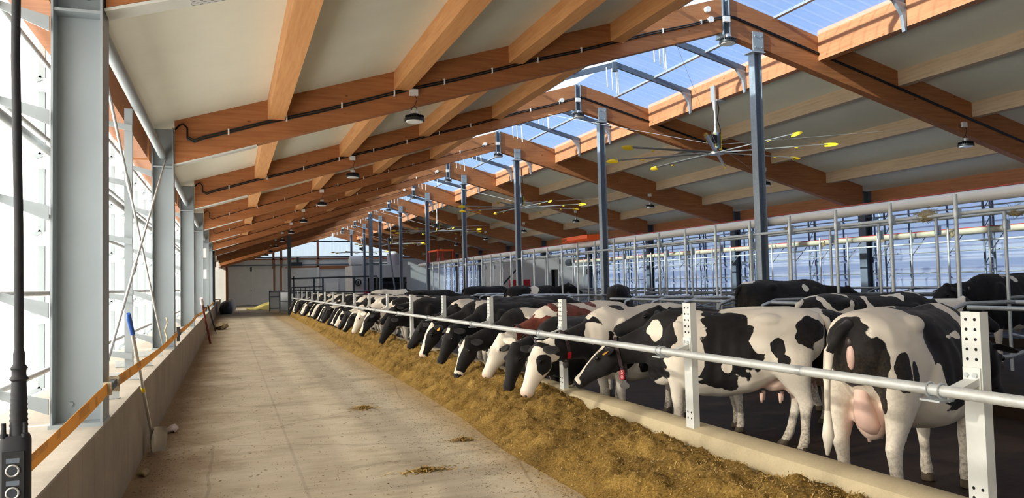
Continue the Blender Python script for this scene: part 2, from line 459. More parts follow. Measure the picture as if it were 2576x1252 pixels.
# ------------------------------------------------------------------ roof planes
def roof(name, xa, xb, zf, y0, y1, mat, th=.08, label='', cat='ceiling'):
    pr = [(xa, zf(xa)), (xb, zf(xb)), (xb, zf(xb)+th), (xa, zf(xa)+th)]
    return struct(MB().prism(pr, 1, y0, y1).build(name, mat, smooth=None), label, cat)
roof('ceiling', -1.75, 7.0, ztl, Y0, Y1, 'ceil', label='pale ceiling panels over the left slope')
roof('ceiling_right_slope', 11.8, 20.9, ztr, Y0, Y1, 'ceil', label='pale ceiling panels over the right slope')
wn = 0
for k in range(-1, 11):
    for side in (0, 1):
        xa, xb, zf = (6.95, XR, ztl) if side == 0 else (XR, 11.85, ztr)
        wn += 1
        if k in (9,): pass
        roof('window_%d' % wn, xa, xb, lambda x: zf(x)+.03, FY(k)+.005, FY(k+1)-.005, 'poly_s', .02,
             'translucent ridge skylight, %s slope, bay %d from the near end' % (('left', 'right')[side], k+2), 'skylight')
# rafters
for k in range(0, 12):
    y = FY(k) if k < 11 else FY(11)
    nm = ordn(k+1)
    if k < 11 or True:
        hw = .10
        pr = [(-.78, zbl(-.78)), (9.31, zbl(9.31)), (9.31, ztl(9.31)), (-.78, ztl(-.78))]
        struct(MB().prism(pr, 1, y-hw, y+hw).build('beam_left_rafter', 'wood_x', smooth=None, origin=(0, y, 3)), '%s laminated timber rafter of the left roof slope from the near end' % nm, 'rafter')
        pr = [(9.49, zbr(9.49)), (19.7, zbr(19.7)), (19.7, ztr(19.7)), (9.49, ztr(9.49))]
        struct(MB().prism(pr, 1, y-hw, y+hw).build('beam_right_rafter', 'wood_x', smooth=None, origin=(0, y, 3)), '%s laminated timber rafter of the right roof slope from the near end' % nm, 'rafter')
# purlins, one per bay
LP = [(.59, 'wood_y', .32), (2.65, 'wood_y', .32), (4.73, 'wood_y', .32), (6.79, 'wood_y', .36)]
RP = [(11.70, 'wood_sky', .52), (13.87, 'wood_pale', .34), (16.06, 'wood_pale', .34), (18.2, 'wood_pale', .34)]
for k in range(-1, 11):
    ya, yb = FY(k)+.1, FY(k+1)-.1
    for i, (x, m, d) in enumerate(LP):
        zt = ztl(x+.13)
        pr = [(x, ztl(x)-d), (x+.26, ztl(x)-d), (x+.26, ztl(x+.26)), (x, ztl(x))]
        struct(MB().prism(pr, 1, ya, yb).build('beam_purlin', m, smooth=None), 'honey timber purlin, %s up the left slope, bay %d' % (ORD[i+1], k+2), 'purlin')
    for i, (x, m, d) in enumerate(RP):
        pr = [(x, ztr(x)-d), (x+.2, ztr(x)-d), (x+.2, ztr(x+.2)), (x, ztr(x)+(.12 if i == 0 else 0))]
        struct(MB().prism(pr, 1, ya, yb).build('beam_purlin', m, smooth=None), '%s timber purlin, %s down the right slope, bay %d' % ('orange' if i == 0 else 'pale', ORD[i+1], k+2), 'purlin')
    struct(MB().box(-1.42, -1.16, ya, yb, 3.62, 4.05).build('beam_eave', 'wood_x', smooth=None), 'left eave beam of bay %d' % (k+2), 'eave beam')
    struct(MB().box(20.02, 20.26, ya, yb, 3.92, 4.36).build('beam_eave', 'wood_sky', smooth=None), 'right eave beam of bay %d' % (k+2), 'eave beam')

# skylight steel: two cross rafters per bay and slope, lengthwise bars, drip rods
for k in range(-1, 11):
    for j in (1, 2):
        y = FY(k)+7*j/3
        t = thing('skylight_truss', 'grey steel skylight rafters, %s pair in bay %d' % (ORD[j], k+2), 'skylight frame', (XR, y, 6.2), 'steel skylight rafters')
        m = MB().bar((7.0, y, ztl(7.0)-.06), (XR-.06, y, ztl(XR-.06)-.06), .06, .14); m.build('left_rafter', 'galv_dark', t, None)
        m = MB().bar((XR+.06, y, ztr(XR+.06)-.06), (11.66, y, ztr(11.66)-.06), .06, .14); m.build('right_rafter', 'galv_dark', t, None)
        m = MB().prism([(11.40, ztr(11.4)-.12), (11.68, ztr(11.68)-.10), (11.68, ztr(11.68)-.62), (11.64, ztr(11.68)-.62), (11.6, ztr(11.6)-.34)], 1, y-.035, y+.035)
        m.build('end_bracket', 'galv_post', t, None)
        m = MB().box(XR-.07, XR+.07, y-.05, y+.05, 7.0, 7.24); m.build('ridge_plate', 'galv_dark', t, None)
        for q, (dx, dy2, ln) in enumerate(((-.28, -.1, .52), (-.10, -.05, .55), (.12, .05, .62), (.16, .2, .6))):
            MB().cyl((XR+dx, y+dy2, 7.06), (XR+dx+.02, y+dy2, 7.06-ln), .014, n=8).build('hanging_rod', 'white', t)
    ya, yb = FY(k)+.12, FY(k+1)-.12
    m = MB().box(10.56, 10.64, ya, yb, ztr(10.6)-.03, ztr(10.6)+.02)
    tag(m.build('skylight_bar', 'galv', smooth=None), 'long grey bar under the middle of the right skylight, bay %d' % (k+2), 'skylight bar', 'bars under the skylights', 'thing')
    m = MB().box(8.2, 8.28, ya, yb, ztl(8.24)-.03, ztl(8.24)+.02)
    tag(m.build('skylight_bar', 'galv', smooth=None), 'long grey bar under the middle of the left skylight, bay %d' % (k+2), 'skylight bar', 'bars under the skylights', 'thing')
# ridge joints
rj = None
for k in range(0, 11):
    y = FY(k); lab = 'steel ridge joint at the peak of the %s rafter pair' % ordn(k+1)
    if rj is None:
        rj = thing('ridge_joint', lab, 'ridge joint', (XR, y, 6.42), 'steel ridge joints')
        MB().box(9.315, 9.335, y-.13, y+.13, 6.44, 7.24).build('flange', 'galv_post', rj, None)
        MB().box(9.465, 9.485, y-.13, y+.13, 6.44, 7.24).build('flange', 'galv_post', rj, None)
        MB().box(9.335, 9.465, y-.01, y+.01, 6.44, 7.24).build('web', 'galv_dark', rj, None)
        MB().box(9.30, 9.5, y-.14, y+.14, 6.42, 6.44).build('foot_plate', 'galv', rj, None)
    else: copy_tree(rj, (XR, y, 6.42), lab)

# ------------------------------------------------------------------ left steel columns
def column_proto(y, x0, x1, label, zt, cm='column'):
    t = thing('steel_column', label, 'column', ((x0+x1)/2, y, .72), 'steel columns along the wall'); t['kind'] = 'thing'
    m = MB(); m.box(x0+.014, x1-.014, y-.006, y+.006, .74, zt)
    for px in (x0+.10, x0+.20):
        for pz in (.86, 3.62): m.cyl((px, y-.03, pz), (px, y-.005, pz), .014, n=6)
    m.build('web', cm, t, None)
    MB().box(x0, x0+.014, y-.15, y+.15, .74, zt).build('flange', cm, t, None)
    MB().box(x1-.014, x1, y-.15, y+.15, .74, zt).build('flange', cm, t, None)
    MB().box(x0-.01, x1+.005, y-.16, y+.16, .72, .745).build('base_plate', cm, t, None)
    MB().box(x0, x1, y-.14, y+.14, 3.48, 3.50).build('stiffener_plate', cm, t, None)
    return t
lc = None
for k in range(0, 8):
    lab = '%s grey steel I-column from the near end along the left wall' % ordn(k+1)
    if k == 0: lab = 'grey steel I-column of the left wall beside the camera'
    if lc is None: lc = column_proto(FY(k), -1.10, -.795, lab, 4.09)
    else: copy_tree(lc, (lc.location.x, FY(k), .72), lab)
rc = None
for k in range(0, 11):
    lab = '%s blue-grey steel column from the near end along the right wall' % ordn(k+1)
    if rc is None:
        rc = column_proto(FY(k), 19.70, 20.0, lab, 4.35, 'galv_dark')  # darker zinc paints the bluish backlit silhouette of these columns
    else: copy_tree(rc, (rc.location.x, FY(k), .72), lab)
# steel seat strips with nail holes under the rafter feet
def mat_perf():
    t = NT('perforated_zinc'); co = t.coord(); sx = t.n('SeparateXYZ'); t.l(co, sx.inputs[0])
    row = t.math('FLOOR', t.math('DIVIDE', sx.outputs[1], .036))
    u = t.math('FRACT', t.math('ADD', t.math('DIVIDE', sx.outputs[0], .05), t.math('MULTIPLY', row, .5)))
    v = t.math('FRACT', t.math('DIVIDE', sx.outputs[1], .036))
    h = t.math('MULTIPLY', t.math('LESS_THAN', u, .45), t.math('LESS_THAN', v, .3))
    return t.base(t.mix(h, lin((200, 204, 204)), lin((70, 74, 76))), .5, .1)
MPERF = mat_perf()
ss = None
for k in range(1, 8):
    y = FY(k); lab = 'perforated steel seat strip under the foot of the %s left rafter' % ordn(k+1)
    if ss is None:
        ss = thing('seat_strip', lab, 'steel strip', (-.79, y, zbl(-.79)), 'seat strips under the rafters')
        m = MB().bar((-.79, y, zbl(-.79)-.014), (.42, y, zbl(.42)-.014), .2, .022); m.build('strip', 'white_steel', ss, None)
        m = MB().bar((-.25, y, zbl(-.25)-.0265), (.40, y, zbl(.40)-.0265), .18, .003); m.build('perforated_plate', MPERF, ss, None)
    else: copy_tree(ss, (-.79, y, zbl(-.79)), lab)
# bracing tube and crossed rods along the left wall
for k in range(0, 7):
    tag(MB().cyl((-.95, FY(k)+.05, 3.66), (-.95, FY(k+1)-.05, 3.66), .055, n=14).build('strut_tube', 'column'), 'round grey strut tube between the %s and %s left columns' % (ordn(k+1), ordn(k+2)), 'strut', 'strut tubes between the left columns', 'thing')
for (za, zb, lab) in ((3.80, .76, 'falling'), (.78, 3.62, 'rising')):
    t = thing('brace_rod', 'thin steel brace rod %s away from the camera between the second and third left columns' % lab, 'brace rod', (-.95, 6.1, min(za, zb)), 'crossed wind brace rods')
    bx = -.95 if za > 2 else -.90
    MB().cyl((bx, 6.1, za), (bx, 12.78, zb), .013, n=8).build('rod', 'galv', t)
    yy = 6.1+(12.78-6.1)*.35; zz = za+(zb-za)*.35
    yy2 = 6.1+(12.78-6.1)*.39; zz2 = za+(zb-za)*.39
    MB().cyl((bx, yy, zz), (bx, yy2, zz2), .02, n=8).build('turnbuckle', 'galv', t)
# rope tied at foot of brace
tag(MB().tube([(-.9, 12.7, 1.2), (-.88, 12.68, 1.12), (-.92, 12.7, 1.0), (-.89, 12.68, .9), (-.9, 12.7, .76)], .014, 6).build('twine', 'rope'), 'frayed twine tied to the brace rod at the third left column', 'twine')

# ------------------------------------------------------------------ louvred polycarbonate side walls
def side_wall(xp, sgn, mat, label, kmin, kmax, solid=()):
    """xp: plane of the sheets; sgn: outward direction"""
    global wn
    nr = 5 if sgn < 0 else 10
    rows = [.72+3.275/nr*i for i in range(nr+1)]
    for k in range(kmin, kmax):
        ya, yb = FY(k)+.02, FY(k+1)-.02
        for r in range(nr):
            z0, z1 = rows[r], rows[r+1]+.05
            wn += 1
            o = xp+sgn*.07
            pr = [(o, z0), (xp, z1), (xp+sgn*.012, z1), (o+sgn*.012, z0)]
            sol = k in solid
            yy0 = 44.6 if (k == 6 and sol) else ya
            if k == 6 and sol:
                struct(MB().prism(pr, 1, ya, 44.55).build('window_%d' % wn, mat, smooth=None), 'translucent louvre sheet, bay %d, row %d, %s wall' % (k+2, r+1, label), 'window'); wn += 1
            struct(MB().prism(pr, 1, yy0, yb).build('window_%d' % wn, 'panel' if sol else mat, smooth=None), '%s sheet, bay %d, row %d, %s wall' % ('opaque' if sol else 'translucent louvre', k+2, r+1, label), 'window')
            if r and abs(k-2) < 3:
                pass
        for j in range(5):
            y = FY(k)+.14+1.4*j
            m = MB()
            for r in range(5):
                z0, z1 = .72+.655*r, .72+.655*(r+1)
                m.bar((xp-sgn*.035, y, z1-.03), (xp-sgn*.035, y, z0+.09), .03, .05, (1, 0, 0))
                m.bar((xp-sgn*.035, y, z0+.09), (xp+sgn*.055, y, z0+.05), .03, .04, (1, 0, 0))
                m.bar((xp+sgn*.055, y, z0+.05), (xp+sgn*.055, y, z0), .025, .03, (1, 0, 0))
            struct(m.build('trim_louvre_strut', 'column' if sgn < 0 else 'galv_dark', smooth=None), '%s louvre strut of bay %d on the %s wall' % (ORD[j+1], k+2, label), 'louvre strut')
side_wall(-1.52, -1, 'poly_l', 'left', -1, 11, (6, 7, 8, 10))
side_wall(20.42, 1, 'poly_r', 'right', -1, 11)
for xs, lab, rods in ((-1.40, 'left', (.98, 1.60, 2.23, 2.86, 3.48)), (20.30, 'right', (.98, 1.60, 2.23, 2.86, 3.48))):
    sg = -1 if lab == 'left' else 1
    for i, z in enumerate(rods):
        t = thing('louvre_rod', 'long horizontal louvre control rod, %s from the bottom, %s wall' % (ORD[i+1], lab), 'louvre rod', (xs, 9.4, z), 'louvre control rods')
        MB().cyl((xs, Y0+.2, z), (xs, 46.5 if lab == 'left' else 74, z), .022, n=10).build('rod', 'galv', t)
        for k in range(0, 5 if lab == 'left' else 7):
            y = FY(k); xc = -1.10 if lab == 'left' else 20.0
            pr = [(xs, z+.02), (xc, z-.06), (xc, z-.16), (xs, z-.03)]
            MB().prism(pr, 1, y-.19, y-.175).build('arm', 'column' if lab == 'left' else 'galv_post', t, None)
            if lab == 'left' and k in (1, 2):
                xc = -1.0; pr = [(xs, z+.02), (xc, z-.05), (xc, z-.12), (xs, z-.03)]
                MB().prism(pr, 1, y+3.42, y+3.435).build('arm', 'column', t, None)
tag(MB().cyl((-1.2, Y0, 2.60), (-1.2, 46, 2.60), .034, n=12).build('louvre_drive_tube', 'galv'), 'thick horizontal louvre drive tube along the left wall', 'tube')
# slim posts between the left columns
for k in range(0, 6):
    y = FY(k)+3.5
    tag(MB().box(-1.08, -1.0, y-.04, y+.04, .72, 3.62).build('intermediate_post', 'column', smooth=None), 'slim pale post standing between the %s and %s left columns' % (ordn(k+1), ordn(k+2)), 'post', 'slim posts between the left columns', 'thing')
    tag(MB().cyl((-1.02, y-2.75, .72), (-1.02, y-2.75, 3.62), .05, n=12).build('roller_tube', 'galv'), 'upright roller tube just beyond the %s left column' % ordn(k+1), 'roller tube', 'upright roller tubes on the left wall', 'thing')
# lattice masts at right wall
for k in range(1, 8):
    for dy in (-.9, 2.6):
        y = FY(k)+dy
        t = thing('lattice_mast', 'lattice steel mast against the right wall %s the %s right column' % ('before' if dy < 0 else 'beyond', ordn(k+1)), 'mast', (20.1, y, .72), 'lattice masts on the right wall')
        MB().cyl((20.05, y, .72), (20.05, y, 3.9), .03, n=8).build('chord', 'galv_dark', t)
        MB().cyl((20.05, y+.3, .72), (20.05, y+.3, 3.9), .03, n=8).build('chord', 'galv_dark', t)
        m = MB()
        for i in range(6):
            z = .8+i*.5; m.cyl((20.05, y, z+.5), (20.05, y+.3, z), .012, n=6); m.cyl((20.05, y, z+.5), (20.05, y+.3, z+.5), .012, n=6)
        m.build('bracing', 'galv_dark', t)

# ------------------------------------------------------------------ far gable, doors, rooms
yg = FY(11)+.12
gable = [(-1.6, .0), (20.7, .0), (20.7, 4.42), (-1.6, 4.42)]
struct(MB().box(-1.6, 20.7, yg+.1, yg+.25, -.3, 4.42).build('wall_far', 'panel', smooth=None), 'white panelled far gable wall', 'wall')
pg = [(-1.6, 3.95), (20.7, 3.95), (20.7, ztr(20.7)), (XR, ztr(XR)), (-1.6, ztl(-1.6))]
wn += 1
struct(MB().prism([(-.9, 4.42), (20.4, 4.42), (20.4, ztr(20.4)), (XR, ztr(XR)), (-.9, ztl(-.9))], 1, yg+.12, yg+.14).build('window_%d' % wn, 'poly_g', smooth=None), 'bright translucent gable above the far wall', 'window')
for z, nm in ((4.50, 'lower'), (6.0, 'upper')):
    x0, x1 = (-.9, 20.2) if z < 5 else (5.4, 14.2)
    struct(MB().box(x0, x1, yg+.0, yg+.1, z-.06, z+.06).build('trim_gable_rail', 'dark_steel', smooth=None), '%s rail of the far gable' % nm, 'rail')
for x, z1, m in ((3.9, 5.3, 'wood_z'), (4.6, 5.5, 'wood_z'), (8.0, 6.5, 'wood_z'), (11.2, 6.5, 'dark_steel'), (15.9, 5.4, 'wood_z'), (-.25, 4.1, 'wood_z')):
    struct(MB().box(x-.1, x+.1, yg-.02, yg+.1, 0, z1).build('trim_gable_stud', m, smooth=None), 'far gable stud', 'stud')
struct(MB().box(-.9, 20.2, yg-.02, yg+.1, 4.26, 4.42).build('trim_gable_beam', 'wood_z', smooth=None), 'brown beam across the far gable', 'beam')
struct(MB().box(5.0, 16, yg-.02, yg+.1, 3.36, 3.62).build('trim_gable_beam', 'wood_x', smooth=None), 'timber beam over the far doors', 'beam')
# doors
d = struct(MB().box(-.12, 3.86, yg-.06, yg+.04, .06, 3.42).build('door_1', 'panel', smooth=None), 'large pale sliding door closing the feed alley', 'door')
MB().box(1.86, 1.87, yg-.066, yg-.05, .06, 3.42).build('door_seam', 'galv_dark', d, None)
MB().box(1.84, 1.90, yg-.09, yg-.06, 1.30, 1.52).build('door_handle', 'dark_steel', d, None)
MB().box(1.80, 1.96, yg-.12, yg-.06, 3.2, 3.6).build('door_latch', 'dark_steel', d, None)
struct(MB().box(-.3, 16, yg-.1, yg-.02, 3.70, 3.82).build('trim_door_track', 'galv_dark', smooth=None), 'sliding door track along the far wall', 'track')
d = struct(MB().box(4.8, 7.9, yg-.05, yg+.04, .06, 3.46).build('door_2', 'panel', smooth=None), 'second pale sliding door in the far wall', 'door')
MB().box(4.66, 4.8, yg-.08, yg-.02, .06, 3.5).build('door_jamb', 'white', d, None)
MB().box(7.9, 8.1, yg-.08, yg-.02, .06, 3.5).build('door_jamb', 'white', d, None)
d = struct(MB().box(8.7, 9.9, yg-.06, yg+.04, .2, 2.0).build('door_3', 'white', smooth=None), 'small white door panel in the far wall', 'door')
# solid gable behind the camera
struct(MB().prism([(-1.6, -.3), (20.7, -.3), (20.7, ztr(20.7)), (XR, ztr(XR)), (-1.6, ztl(-1.6))], 1, Y0-.2, Y0-.02).build('wall_near', 'panel', smooth=None), 'solid gable behind the camera', 'wall')
# winch on the track
t = thing('door_motor', 'dark door motor hanging from the far door track', 'motor', (6.0, yg-.2, 3.8), None)
MB().box(5.45, 6.5, yg-.34, yg-.1, 3.66, 4.0).build('gear_case', 'dark_steel', t, None)
MB().cyl((6.1, yg-.22, 4.0), (6.1, yg-.22, 4.5), .1, n=10).build('motor', 'dark_steel', t)
# milking rooms
def room(name, x0, x1, y0, y1, z1, label, gap):
    m = MB(); m.mat(0)
    m.box(x0, x1, y0, y1, gap[2], z1)
    m.box(x0, gap[0], y0, y1, -.14, gap[2]); m.box(gap[1], x1, y0, y1, -.14, gap[2])
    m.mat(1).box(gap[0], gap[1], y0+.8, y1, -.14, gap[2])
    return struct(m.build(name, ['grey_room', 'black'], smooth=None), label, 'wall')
room('wall_milking_room', 9.2, 13.95, 62.2, 66, 3.25, 'white milking room block standing far down the barn', (10.45, 13.6, 2.25))
room('wall_milk_office', 14.6, 19.9, 41.2, 45, 3.0, 'white room block by the right wall', (17.55, 18.1, 2.3))
m = MB()
for i in range(5):
    m.bar((10.45, 62.15, .0+i*.45), (13.6, 62.15, .0+i*.45), .05, .1)
    m.box(10.45+i*.75, 10.5+i*.75, 62.12, 62.18, -.14, 1.9)
tag(m.build('robot_gate', 'dark_steel', smooth=None), 'dark barred gate in the opening of the white milking room', 'gate')
tag(MB().cyl((10.25, 61.6, -.14), (10.25, 61.6, 1.25), .17, n=12).build('gas_bottle', 'red'), 'red gas bottle beside the milking room opening', 'bottle')
tag(MB().box(9.0, 9.9, 61.0, 61.7, -.14, .95).build('machine_cabinet', 'brown_rust', smooth=None), 'dark red machine cabinet left of the milking room opening', 'cabinet')
t = thing('hose_reel', 'hose reel on the corner of the white milking room', 'hose reel', (9.65, 62.05, 1.7))
m = MB(); m.tube([(9.65+.22*math.cos(a), 62.05, 1.9+.22*math.sin(a)) for a in np.linspace(0, 2*math.pi, 20)], .05, 6, False); m.build('hose', 'black', t)
MB().box(9.6, 9.7, 62.05, 62.2, 1.8, 2.0).build('mount', 'dark_steel', t, None)
t = thing('storage_tank', 'rounded grey tank lying on top of the milking room', 'tank', (9.9, 64, 3.25))
MB().tube([(9.2, 64, 3.67), (9.3, 64, 3.67), (10.3, 64, 3.67), (10.42, 64, 3.67)], [.2, .42, .42, .2], 16).build('tank', 'grey_room', t)
MB().box(9.4, 10.2, 63.7, 64.3, 3.25, 3.36).build('cradle', 'dark_steel', t, None)
t = thing('feed_drum', 'tall pale drum standing on the right end of the milking room', 'drum', (12.9, 64.0, 3.25))
MB().cyl((12.9, 64.0, 3.25), (12.9, 64.0, 4.25), .52, .5, 20).build('body', 'drum', t)
MB().cyl((12.9, 64.0, 4.25), (12.9, 64.0, 4.45), .45, .2, 20).build('lid', 'grey_room', t)
t = thing('milking_robot', 'dark milking robot with red cover at the right white room', 'milking machine', (15.1, 40.4, -.14))
MB().box(14.7, 15.8, 40.0, 40.9, -.14, .95).build('cabinet', 'black', t, None)
MB().box(14.75, 15.75, 40.0, 40.7, .95, 1.75).build('cover', 'red', t, None)
m = MB(); m.bar((13.2, 40.2, .5), (15.0, 40.2, 2.3), .08, .08); m.build('arm', 'dark_steel', t, None)
# tall lamp pole leaning
tag(MB().cyl((9.33, 45.0, -.14), (8.75, 45.0, 4.4), .05, n=8).build('leaning_pole', 'galv_dark'), 'leaning grey pole in front of the milking room', 'pole')

# ------------------------------------------------------------------ centre posts
cp = None
for k in range(2, 11):
    y = FY(k); lab = '%s upright steel post under the right roof slope from the near end' % ORD[k-1]
    if cp is None:
        cp = thing('roof_post', lab, 'post', (10.15, y, -.14), 'steel roof posts'); cp['kind'] = 'thing'
        zt = zbr(10.15)-.12
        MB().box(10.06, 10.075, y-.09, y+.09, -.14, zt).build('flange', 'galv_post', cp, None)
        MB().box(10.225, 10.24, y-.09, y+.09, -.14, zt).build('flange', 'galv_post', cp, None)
        MB().box(10.075, 10.225, y-.006, y+.006, -.14, zt).build('web', 'galv_dark', cp, None)  # darker zinc paints the shade in the recess between the flanges
        m = MB().box(10.02, 10.28, y-.13, y-.105, zt+.02, zt+.42)
        for xx in (10.07, 10.23):
            for zz in (.1, .33): m.cyl((xx, y-.15, zt+zz), (xx, y-.13, zt+zz), .018, n=6)
        m.build('head_plate', 'column', cp, None)
        MB().box(9.98, 10.32, y-.13, y+.13, zt, zt+.02).build('cap_plate', 'galv', cp, None)
    else: copy_tree(cp, (10.15, y, -.14), lab)
t = tag(MB().box(3.24, 3.44, 47.5, 47.7, 0, 4.70).build('roof_post', 'dark_steel', smooth=None), 'dark steel post at the far end of the feed rail', 'post', kind='thing')
tag(MB().box(8.1, 8.32, 47.5, 47.7, -.14, 6.05).build('roof_post', 'galv_dark', smooth=None), 'brownish steel post beside the near corner of the milking room', 'post', kind='thing')

# ------------------------------------------------------------------ cables along rafters, junction boxes, lamps
def cable_path(y, r, dz, x1):
    z = lambda x: zbl(x)+dz
    p = [(-.77, y-.04, 4.06), (-.72, y, 4.13), (-.66, y, 4.16), (-.60, y, 4.10), (-.60, y, 3.95), (-.585, y, z(-.5)+.02), (-.5, y, z(-.5)-.02), (-.38, y, z(-.38))]
    n = 12
    for i in range(n+1):
        x = -.2+(x1+.2)*i/n; p.append((x, y, z(x)+.012*math.sin(i*2.1)))
    return p
for k in range(2, 8):
    y = FY(k)-.115
    t = thing('power_cable', 'black power cable clipped along the %s left rafter' % ordn(k+1), 'cable', (4, y, 4.5), 'power cables on the rafters')
    nc = 2 if k in (2, 3) else 1
    for c in range(nc):
        p = cable_path(y-.008, .013, .28+.035*c, 9.25)
        if k == 3 or k == 2: p += [(9.4, y-.05, zbr(9.4)+.34)]+[(x, y-.008, zbr(x)+.38+.03*c) for x in (9.6, 10.5, 11.5, 12.5, 14 if k == 3 else 17, 15 if k == 3 else 19.5)]
        MB().tube(p, .014 if nc == 2 else .011, 6).build('cable', 'black', t)
    if k <= 5:
        for i in range(11):
            x = .0+i*.88
            MB().box(x-.012, x+.012, y-.03, y+.014, zbl(x)+.25, zbl(x)+.345).build('clip', 'white', t, None)
LAMPS = []
lamp0 = None
def lamp(x, y, z, ztop, label):
    global lamp0
    if lamp0 is None:
        t = thing('pendant_lamp', label, 'lamp', (x, y, z), 'round black pendant lamps')
        MB().disc((x, y, z), .17, .045, 28).build('rim', 'black', t)
        MB().disc((x, y, z-.028), .145, .02, 28).build('lens', 'lens', t)
        m = MB(); m.cyl((x, y, z+.02), (x, y, z+.10), .12, .075, 20)
        for i in range(24):
            a = i*math.pi/12; m.bar((x+.07*math.cos(a), y+.07*math.sin(a), z+.045), (x+.16*math.cos(a), y+.16*math.sin(a), z+.045), .006, .05)
        m.build('heat_sink', 'black', t)
        MB().cyl((x, y, z+.10), (x, y, z+.16), .06, n=14).build('driver', 'alu', t)
        m = MB(); m.tube([(x-.06, y, z+.1), (x-.04, y, z+.2), (x, y, z+.24), (x+.04, y, z+.2), (x+.06, y, z+.1)], .006, 6); m.build('hanger', 'black', t)
        MB().tube([(x, y, z+.24), (x+.03, y, z+.30), (x+.05, y, z+.36), (x, y, z+.44)], .006, 6).build('cord', 'black', t)
        MB().box(x-.07, x+.07, y-.01, y+.05, z+.42, z+.53).build('junction_box', 'white', t, None)
        lamp0 = t; return t
    return copy_tree(lamp0, (x, y, z), label)
for k in range(2, 11):
    lamp(2.97, FY(k)-.17, 4.40, 0, 'black pendant lamp under the left slope at the %s rafter' % ordn(k+1))
for k in range(2, 11):
    lamp(9.36, FY(k)-.2, 6.28, 0, 'black pendant lamp under the ridge at the %s rafter' % ordn(k+1))
for k in range(2, 9):
    lamp(15.73, FY(k)-.17, 4.47, 0, 'black pendant lamp under the right slope at the %s rafter' % ordn(k+1))
# round sensor boxes near the ridge
for k in range(2, 7):
    for dx, dz in (((-.35, .52), (-.28, .30)) if k == 2 else ((-.42, .34),)):
        y = FY(k)-.12; x = 9.3+dx; z = zbl(x)+dz
        t = tag(MB().cyl((x, y-.05, z), (x, y+.02, z), .06, n=14).build('cable_box', 'white'), 'small round white cable box on the %s left rafter near the ridge%s' % (ordn(k+1), (', upper' if dz > .5 else ', lower') if k == 2 else ''), 'cable box', 'round cable boxes')

# ------------------------------------------------------------------ ceiling fans
def fan(x, y, z, label):
    t = thing('ceiling_fan', label, 'fan', (x, y, z), 'large barn ceiling fans')
    zt = z+1.36
    MB().box(x-.02, x+.26, y-.12, y+.12, zt-.03, zt).build('mount_plate', 'galv', t, None)
    MB().box(x-.06, x-.03, y-.09, y+.09, zt-.03, zt+.36).build('side_plate', 'alu', t, None)
    m = MB(); m.loft([((x, y, zt-.03), (1, 0, 0), (0, 1, 0), .07, .07), ((x, y, zt-.22), (1, 0, 0), (0, 1, 0), .06, .05), ((x, y, zt-.3), (1, 0, 0), (0, 1, 0), .03, .03), ((x, y, z+.62), (1, 0, 0), (0, 1, 0), .035, .035), ((x, y, z+.50), (1, 0, 0), (0, 1, 0), .08, .07)], 14)
    m.build('down_rod', 'alu', t)
    MB().cyl((x+.03, y, z+.12), (x+.03, y, z+.52), .085, n=16).build('motor', 'galv_dark', t)
    MB().box(x-.20, x-.04, y-.10, y+.08, z+.24, z+.46).build('control_box', 'black', t, None)
    m = MB(); m.box(x-.05, x-.03, y-.05, y+.05, z+.05, z+.54); m.box(x+.12, x+.14, y-.05, y+.05, z+.10, z+.5); m.build('yellow_frame', 'yellow', t, None)
    MB().tube([(x+.08, y, zt-.05), (x+.12, y, zt-.2), (x+.06, y, zt-.5), (x+.14, y, z+.62), (x+.13, y, z+.5)], .012, 6).build('cable', 'black', t)
    MB().disc((x, y, z), .20, .05, 24).build('hub', 'alu', t)
    for i in range(8):
        a = math.radians(i*45+5); d = V((math.cos(a), math.sin(a), 0)); c = V((x, y, z)); s2 = V((-d.y, d.x, 0))
        tw = math.radians(20)
        bu = s2*math.cos(tw)+V((0, 0, 1))*math.sin(tw); bn = d.cross(bu)
        m = MB(); m.loft([(c+d*.16+V((0, 0, .02)), bu, bn, .05, .016), (c+d*2.6+V((0, 0, .02)), bu, bn, .045, .012)], 10)
        bl = m.build('blade', 'alu', t)
        m = MB(); p = c+d*2.6
        tu = s2*math.cos(1.0)+V((0, 0, 1))*math.sin(1.0); tn = d.cross(tu)
        m.loft([(p-d*.06, tu, tn, .06, .012), (p+d*.08, tu, tn, .062, .012), (p+d*.19, tu, tn, .045, .010), (p+d*.25, tu, tn, .015, .006)], 10)
        m.build('tip', 'yellow', bl)
        m = MB(); p = c+d*1.9; m.loft([(p-bu*.05, d, bn, .05, .012), (p-bu*.10, d, bn, .03, .006)], 8); m.build('winglet', 'yellow', bl)
    for sx, yy in ((-3.2, -3.3), (3.6, -3.3), (-3.2, 3.3), (3.6, 3.3)):
        xe = x+sx; ze = zbl(xe)+.03 if xe < XR else zbr(xe)+.03
        MB().cyl((x, y, z+.22), (xe, y+yy, ze), .003, n=5).build('guy_wire', 'galv', t)
    return t
f0 = fan(11.62, 16.4, 4.75, 'large grey fan with yellow blade tips, nearest the camera')
for i, nm in enumerate(('second', 'third', 'fourth', 'fifth')):
    copy_tree(f0, (11.62, 30.4+14*i, 4.75), 'large ceiling fan with yellow tips, %s from the near end' % nm)

